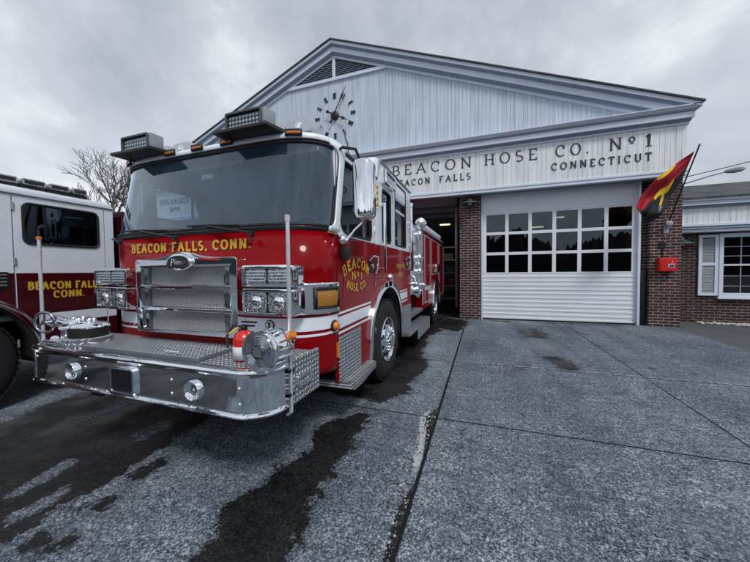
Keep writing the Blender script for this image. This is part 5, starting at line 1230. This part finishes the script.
# flag
fg = thing('flag', (4.24, 9.42, 2.42), 'red, yellow and black flag drooping from an angled pole on the right brick pier', 'flag')
pa, pb = Vector((4.24, 9.40, 2.42)), Vector((4.36, 8.50, 4.03))
MB().tube([pa, pb], .014, 10).build('flagpole', 'black iron', fg)
MB().lathe(pb, (pb-pa), [(.012, 0), (.024, .02), (.018, .045), (.001, .07)], 12).build('finial', 'galvanised', fg, smooth=60)
MB().lathe((4.24, 9.42, 2.40), (0,-.5,.87), [(.035, -.02), (.03, .14)], 12).box(4.19, 4.29, 9.40, 9.419, 2.30, 2.48).build('bracket', 'galvanised', fg)
cam_ray = lambda u, v, y: (Vector((0, 0, 1.45)) + (m4.to_3x3() @ Vector((u-375, -(v-281), -305))) * (y/(m4.to_3x3() @ Vector((u-375, -(v-281), -305))).y))
top = [(694.5, 151), (687, 156), (678, 162), (668, 170), (658, 177), (649, 186), (641, 196), (636, 207)]
bot = [(680.5, 182), (675, 189), (671, 196), (668, 204), (664, 211), (659, 217), (652, 221), (646, 222)]
nu, nv = 110, 70
def lerp_l(l, t_):
    f = t_*(len(l)-1); i = min(int(f), len(l)-2); k = f-i; return (l[i][0]*(1-k)+l[i+1][0]*k, l[i][1]*(1-k)+l[i+1][1]*k)
vs = []; fs = []; mi = []
for i in range(nu+1):
    a = lerp_l(top, i/nu); b = lerp_l(bot, i/nu)
    for j in range(nv+1):
        t_ = j/nv; u = a[0]*(1-t_)+b[0]*t_; v = a[1]*(1-t_)+b[1]*t_
        y = 8.50+(pa.y-pb.y)*.42*t_*(1-i/nu*.5) + .10*math.sin(i/nu*9+t_*5.5)*(i/nu+.08) + .045*math.sin(t_*17+i/nu*4)*(i/nu*.8+.15) + .022*math.sin(t_*31-i/nu*13)*(i/nu+.1)
        vs.append(cam_ray(u, v, y))
for i in range(nu):
    for j in range(nv):
        s_, t_ = i/nu, (j+.5)/nv
        q = (i*(nv+1)+j, (i+1)*(nv+1)+j, (i+1)*(nv+1)+j+1, i*(nv+1)+j+1); fs.append(q)
        edge = .50-.20*max(0, s_-.3)+.02*math.sin(s_*9)
        m_ = 0 if t_ < edge else 2
        if .30 < s_ < .70 and -.03 < t_-edge-.03*math.sin(s_*19) < .10+.05*math.sin(s_*14+1): m_ = 1
        if ((s_-.55-.4*(t_-.6))/.045)**2+((t_-.66)/.16)**2 < 1: m_ = 1
        if ((s_-.45)/.14)**2+((t_-.03)/.09)**2 < 1: m_ = 1
        if ((s_-.64)/.05)**2+((t_-.84)/.08)**2 < 1: m_ = 3
        mi.append(m_)
mb = MB(); mb.v = vs; mb.f = fs; mb.mi = mi
mb.build('flag_cloth', ['flag red', 'flag yellow', 'flag black', 'flag blue grey'], fg, smooth=80, solid=.004)

# ================================================================== ANNEX (right)
AYW = 10.40
an = thing('brick_annex', (9.0, AYW, 0), 'low dark brick annex with shingle roof and white frieze at the right edge', 'building')
wx0, wx1, wz0, wz1 = 5.82, 7.35, .74, 2.27
MB().prism([[(4.56, 0), (15, 0), (15, 2.62), (4.56, 2.62)], [(wx0, wz0), (wx1, wz0), (wx1, wz1), (wx0, wz1)]], Pxz(AYW), 0, .25).build('wall', 'dark brick', an, smooth=0)
mb = MB(); boards(mb, 4.56, 15, lambda x: 2.56, lambda x: 2.98, AYW-.30, .105, .009, .009); mb.box(4.56, 15, AYW-.29, AYW+.1, 2.56, 2.98); mb.build('frieze', 'frieze paint', an, smooth=0)
for y, z0, z1, m_ in ((AYW-.34, 2.50, 2.565, 'trim white'), (AYW-.32, 2.43, 2.50, 'trim grey'), (AYW-.28, 2.36, 2.43, 'trim white'), (AYW-.35, 2.97, 3.02, 'trim grey'), (AYW-.42, 3.02, 3.12, 'trim white'), (AYW-.47, 3.12, 3.20, 'trim white')):
    MB().box(4.56, 15, y, AYW+.1, z0, z1).build('cornice', m_, an, bevel=.006, smooth=0)
MB().loft([[(4.57, AYW-.50, 3.17), (4.57, 12.6, 4.02), (4.57, 12.6, 4.06), (4.57, AYW-.50, 3.21)], [(15, AYW-.50, 3.17), (15, 12.6, 4.02), (15, 12.6, 4.06), (15, AYW-.50, 3.21)]], capa=True, capb=True).loft([[(4.57, 12.6, 4.02), (4.57, 16, 3.0), (4.57, 16, 3.04), (4.57, 12.6, 4.06)], [(15, 12.6, 4.02), (15, 16, 3.0), (15, 16, 3.04), (15, 12.6, 4.06)]], capa=True, capb=True).build('roof', 'shingles', an, smooth=0)
MB().box(15-.2, 15, AYW+.26, 15.5, 0, 2.9).box(4.57, 15, 15.5, 15.7, 0, 3.0).box(4.57, 15, AYW+.26, 15.5, 2.63, 2.7).build('rear_wall', 'dark brick', an)
wf = MB().prism([[(wx0-.05, wz0-.06), (wx1+.05, wz0-.06), (wx1+.05, wz1+.05), (wx0-.05, wz1+.05)], [(wx0+.035, wz0+.05), (wx1-.035, wz0+.05), (wx1-.035, wz1-.05), (wx0+.035, wz1-.05)]], Pxz(AYW-.05), 0, .13).build('window', 'trim white', an, bevel=.006, smooth=0)
MB().box(wx0-.08, wx1+.08, AYW-.09, AYW+.02, wz0-.10, wz0-.062).build('sill', 'trim white', wf, bevel=.005)
MB().box(wx0+.036, wx1-.036, AYW-.02, AYW+.03, 1.49, 1.535).build('meeting_rail', 'trim white', wf, bevel=.004)
MB().box(wx0+.03, wx1-.03, AYW+.03, AYW+.036, wz0+.04, wz1-.04).build('pane', 'door pane glass', wf)
mb = MB()
for k in range(1, 4): mb.box(wx0+.035+k*.365-.009, wx0+.035+k*.365+.009, AYW+.008, AYW+.026, wz0+.05, wz1-.05)
for z in (.97, 1.23, 1.74, 1.98): mb.box(wx0+.036, wx1-.036, AYW+.009, AYW+.025, z-.008, z+.008)
mb.build('muntin', 'shutter grey', wf)
MB().box(wx0, wx1, AYW+.35, AYW+.4, wz0, wz1).build('blind', 'interior grey', wf)
for a, b in ((5.36, 5.755), (7.42, 7.82)):
    sh = MB().prism([[(a, .72), (b, .72), (b, 2.30), (a, 2.30)], [(a+.07, .79), (b-.07, .79), (b-.07, 1.50), (a+.07, 1.50)], [(a+.07, 1.57), (b-.07, 1.57), (b-.07, 2.23), (a+.07, 2.23)]], Pxz(AYW-.045), 0, .04).build('shutter', 'trim white', an, bevel=.004, smooth=0)
    mb = MB()
    for z0, z1 in ((.79, 1.50), (1.57, 2.23)):
        n_ = int((z1-z0)/.035)
        for k in range(n_): mb.loft([[(a+.07, AYW-.035, z0+k*.035), (a+.07, AYW-.012, z0+k*.035+.034), (a+.07, AYW-.006, z0+k*.035+.034)], [(b-.07, AYW-.035, z0+k*.035), (b-.07, AYW-.012, z0+k*.035+.034), (b-.07, AYW-.006, z0+k*.035+.034)]], capa=True, capb=True)
    mb.build('shutter_louvres', 'shutter grey', sh, smooth=0)
barn_lamp(4.93, AYW, 2.12, 'green lamp on the dark annex wall beside the shutter')

# stone bed along the annex wall
mb = MB()
for k in range(520):
    x = 5.3+random.random()*5.2; y = 10.33-random.random()*.28-(x-5.3)*.03; r = .018+random.random()*.035
    mb.lathe((x, y, .006), (random.uniform(-.3,.3), random.uniform(-.3,.3), 1), [(r*.8, 0), (r, r*.4), (r*.6, r*.85), (.001, r)], 6, capb=False)
struct(tag(mb.build('pebbles', 'stone', smooth=60), 'pale loose stones along the foot of the annex wall', 'pebbles'), 'stuff')

mb = MB()
for k in range(150):
    y = random.choice([random.uniform(2.3, 3.2), random.uniform(1.2, 2.3)]); x = -.46+random.uniform(-.07, .03); r = .003+random.random()**2*.009
    mb.lathe((x, y, .008), (random.uniform(-.3,.3), random.uniform(-.3,.3), 1), [(r*.8, 0), (r, r*.4), (r*.6, r*.8), (.0005, r)], 5, capb=False)
struct(tag(mb.build('crumbled_concrete', 'stone', smooth=0), 'pale grit and crumbs along the wide broken joint in the driveway', 'grit'), 'stuff')

# ================================================================== bay interior objects
sh = thing('shelving_unit', (-.95, 13.6, 0), 'dark open metal shelving inside the open bay behind the brick pier', 'shelves')
mb = MB()
for yy in (12.2, 13.6, 15.0):
    for xx in (-1.55, -.95): mb.box(xx-.02, xx+.02, yy-.02, yy+.02, 0, 2.4)
mb.build('upright', 'shelf metal', sh)
for z in (.35, .85, 1.35, 1.85, 2.35): MB().box(-1.57, -.93, 12.2, 15.0, z-.02, z+.02).build('shelf', 'galvanised', sh)
for i, (y, z, m_, lab, s) in enumerate(((12.5, 1.87, 'cardboard', 'brown cardboard box on the upper shelf in the bay', .30), (13.3, 1.37, 'shelf metal', 'grey steel box on the middle shelf in the bay', .34), (12.7, .87, 'dull red paint', 'dull red box on the low shelf in the bay', .3))):
    b_ = thing('storage_box', (-1.25, y, z), lab, 'box')
    MB().box(-1.45, -1.08, y, y+.4, z, z+s*.8).build('box_body', m_, b_, bevel=.01); MB().box(-1.46, -1.07, y-.01, y+.41, z+s*.8, z+s*.86).build('lid', m_, b_)
for i, (x, y, lab) in enumerate(((-1.56, 14.0, 'lit warm tube light hanging in the open bay'), (2.00, 13.2, 'lit warm tube light behind the fourth column of panes of the closed door'), (3.0, 14.6, 'lit warm tube light behind the rightmost panes of the closed door'), (-3.2, 16.0, 'lit warm tube light deep in the open bay'))):
    zl_ = (3.55, 3.13, 3.66, 3.75)[i]
    l_ = thing('ceiling_light', (x, y, zl_), lab, 'ceiling light', 'ceiling lights in the vehicle bays')
    MB().box(x-.25, x+.25, y-.08, y+.08, zl_-.03, zl_+.05).tube([(x, y, zl_+.05), (x, y, 4.28)], .008, 5).build('housing', 'galvanised', l_, bevel=.01)
    MB().tube([(x-.22, y, zl_-.05), (x+.22, y, zl_-.05)], .028, 8).build('tube', 'warm tube light', l_)

# ================================================================== ground
def seg_d(p, a, b):
    ax_, ay_ = a; bx_, by_ = b; dx, dy_ = bx_-ax_, by_-ay_; t_ = max(0, min(1, ((p[0]-ax_)*dx+(p[1]-ay_)*dy_)/(dx*dx+dy_*dy_+1e-12)))
    return math.hypot(p[0]-ax_-t_*dx, p[1]-ay_-t_*dy_)
def sdf(p, poly):
    d = 1e9; ins = False; n = len(poly)
    for i in range(n):
        a, b = poly[i], poly[(i+1) % n]; d = min(d, seg_d(p, a, b))
        if (a[1] > p[1]) != (b[1] > p[1]) and p[0] < (b[0]-a[0])*(p[1]-a[1])/(b[1]-a[1])+a[0]: ins = not ins
    return -d if ins else d
WET = [
 [(-1.15,2.90),(-1.42,2.51),(-1.33,2.0),(-1.50,1.42),(-1.42,1.2),(-1.5,.8),(-1.0,.8),(-.93,1.24),(-.98,1.5),(-1.03,2.0),(-1.0,2.4),(-1.05,2.8)],
 [(-2.57, 2.24), (-2.49, 2.76), (-1.73, 3.24), (-2.01, 3.79), (-3.6, 3.1), (-4.64, 2.28), (-4.41, 1.54), (-6.3, 1.2), (-7, -3), (-3.4, -3.0), (-2.45, 0.83)],
 [(-2.34, 0.87), (-2.3, 0.95), (-2.1, 0.98), (-2.1, 0.92), (-2.26, 0.85)],
 [(-2.36, 1.42), (-2.35, 1.67), (-2.25, 1.64), (-2.22, 1.39)],
 [(-2.31, 1.13), (-2.26, 1.29), (-2.18, 1.26), (-2.19, 1.12)],
 [(-3.6,3.2),(-1.0,3.2),(-.80,3.55),(-.88,4.0),(-.78,4.6),(-.98,5.1),(-1.0,5.6),(-1.1,6.6),(-.95,7.3),(-1.05,8.3),(-1.0,9.5),(-3.7,9.5)],
 [(-1.05,9.35),(-.45,9.2),(-.35,8.8),(-.42,8.0),(-.55,7.4),(-.9,7.55),(-1.2,8.0)],
 [(.86,8.1),(1.22,8.26),(1.40,7.5),(1.2,7.1),(.92,7.2),(.80,7.6)],
 [(.98,5.65),(1.2,5.75),(1.34,5.2),(1.26,4.98),(1.12,5.02),(1.02,5.3)],
 [(.25,9.3),(.7,9.35),(.7,9.1),(.3,9.1)], [(1.3,9.3),(3.3,9.35),(3.3,9.22),(1.3,9.18)],
]
DRY = [[(-2.96, 1.02), (-3.11, 1.45), (-2.95, 1.41), (-2.8, 0.96)], [(-2.7, 0.92), (-2.69, 1.25), (-2.56, 1.23), (-2.56, 0.87)], [(-3.79, 1.82), (-3.88, 2.34), (-3.64, 2.25), (-3.59, 1.79)], [(-2.99, 1.8), (-2.98, 2.13), (-2.76, 2.04), (-2.78, 1.76)]]
X0, X1, Y0, Y1, ST = -7.0, 4.33, -3.0, 9.46, .042
nx = int(round((X1-X0)/ST)); ny = int(round((Y1-Y0)/ST)); vs = []; wet = []
for j in range(ny+1):
    for i in range(nx+1):
        p = (X0+(X1-X0)*i/nx, Y0+(Y1-Y0)*j/ny); vs.append((p[0], p[1], .008))
        d = 1.0
        for po in WET:
            bx_ = [q[0] for q in po]; by_ = [q[1] for q in po]
            if min(bx_)-.6 < p[0] < max(bx_)+.6 and min(by_)-.6 < p[1] < max(by_)+.6: d = min(d, sdf(p, po))
        for po in DRY: d = max(d, -2.2*sdf(p, po)-.02)
        wet.append(max(-.6, min(.6, d)))
me = bpy.data.meshes.new('driveway'); me.from_pydata(vs, [], [(j*(nx+1)+i, j*(nx+1)+i+1, (j+1)*(nx+1)+i+1, (j+1)*(nx+1)+i) for j in range(ny) for i in range(nx)])
at_ = me.attributes.new('wet', 'FLOAT', 'POINT'); at_.data.foreach_set('value', wet)
me.materials.append(M['wet concrete']); dv = bpy.data.objects.new('driveway', me); COL.objects.link(dv); struct(dv)
def sheet(name, x0, x1, y0, y1, z, m_, wetv=None):
    me = bpy.data.meshes.new(name); me.from_pydata([(x0,y0,z),(x1,y0,z),(x1,y1,z),(x0,y1,z)], [], [(0,1,2,3)])
    if wetv is not None:
        a = me.attributes.new('wet', 'FLOAT', 'POINT'); a.data.foreach_set('value', [wetv]*4)
    me.materials.append(M[m_]); o = bpy.data.objects.new(name, me); COL.objects.link(o); return struct(o)
sheet('driveway', -16, 4.33, -9, -3.0, .008, 'wet concrete', .6); sheet('driveway', -16, -7.0, -3.0, 9.46, .008, 'wet concrete', .6)
sheet('ground', -400, 400, -400, 400, 0, 'asphalt')
# wooded rise behind the camera and around the horizon (seen in reflections)
mb = MB(); n_ = 1500; jag = [0.0]*1501
for k in range(1500): jag[k+1] = jag[k]*.95+random.uniform(-.45, .45)
rings_ = 0; rings = [[], [], [], []]
for k in range(n_):
    a = 2*PI*k/n_; front = math.sin(a) > .25
    R_ = 75 if not front else 230; H_ = (9.5+2.5*math.sin(k*.035)+1.2*math.sin(k*.11)+jag[k]+1.1*random.random()) if not front else 3+1.5*math.sin(k*.04)+.6*random.random()
    for q, (dr_, hh) in enumerate(((0, -.5), (2, H_*.55), (7, H_), (22, -.5))): rings[q].append(((R_+dr_)*math.cos(a), (R_+dr_)*math.sin(a), hh*(1+.12*random.random()) if hh > 0 else hh))
mb.loft(rings); struct(mb.build('hills', 'dark woods', smooth=0))

# ================================================================== bare tree, street lamp, wires
tr = thing('bare_tree', (-27.2, 15.8, 0), 'leafless winter tree with fine twigs behind the roofs at the left', 'tree')
rnd = random.Random(11); mt = MB(); mc = MB(); cnt = [0]
def grow(p, d, L_, r, lv):
    if lv > 7 or cnt[0] > 9000: return
    cnt[0] += 1
    n1 = 3 if lv < 3 else 2; pts = [p]; q = p.copy(); dd = d.copy()
    for k in range(n1):
        dd = (dd+Vector((rnd.uniform(-.16,.16), rnd.uniform(-.16,.16), rnd.uniform(-.05,.14)))).normalized(); q = q+dd*L_/n1; pts.append(q.copy())
    tgt = mt if lv < 2 else mc
    tgt.tube(pts, [r*(1-.35*k/n1) for k in range(n1+1)], 7 if lv < 2 else (4 if lv < 5 else 3), cap=False)
    kids = 3
    if lv == 7: return
    for k in range(kids):
        ang = rnd.uniform(.3, .75); az_ = rnd.uniform(0, 2*PI)
        a = dd.cross(Vector((0,0,1))); a = a.normalized() if a.length > .05 else Vector((1,0,0)); b = a.cross(dd)
        nd = (dd*math.cos(ang)+(a*math.cos(az_)+b*math.sin(az_))*math.sin(ang)+Vector((0,0,.10))).normalized()
        start = pts[-1] if k < 2 else pts[-2]
        grow(start.copy(), nd, L_*rnd.uniform(.62, .82), max(.014, r*.60), lv+1)
grow(Vector((-27.2, 15.8, 0)), Vector((0, 0, 1)), 3.5, .25, 0)
mt.build('trunk', 'bark', tr, smooth=60); mc.build('crown', 'bark', tr, smooth=0)

lp = thing('street_lamp', (9.0, 21, 0), 'grey cobra-head street lamp reaching out above the annex roof', 'street lamp')
MB().tube([(8.9, 21, 0), (8.9, 21, 5.6)], [.12, .09], 10).build('pole', 'galvanised', lp)
MB().tube([(8.9, 21, 5.4), (9.6, 20.8, 5.75), (11.0, 20.4, 6.12), (11.5, 20.3, 6.22)], .035, 8).build('arm', 'galvanised', lp)
MB().lathe((11.4, 20.32, 6.22), (1,-.2,.06), [(.02, 0), (.09, .1), (.14, .35), (.12, .6), (.03, .75)], 14).build('lamp_head', 'shutter grey', lp, smooth=60)
wr = thing('power_line', (12, 20, 0), 'thin dark overhead wire crossing the sky beside the gable at the far right', 'wire')
mb = MB()
P0, P1 = Vector((6.0, 20, 5.45)), Vector((22, 20, 9.1))
mb.tube([P0.lerp(P1, k/16)+Vector((0, 0, -1.0*4*(k/16)*(1-k/16)*.35)) for k in range(17)], .022, 6).build('cable_and_shadow_line', 'black iron', wr)
MB().tube([(6.0, 20, 0), (6.0, 20, 6)], .12, 10).build('post', 'bark', wr)
MB().tube([(22, 20, 0), (22, 20, 9.6)], .14, 10).build('post', 'bark', wr)
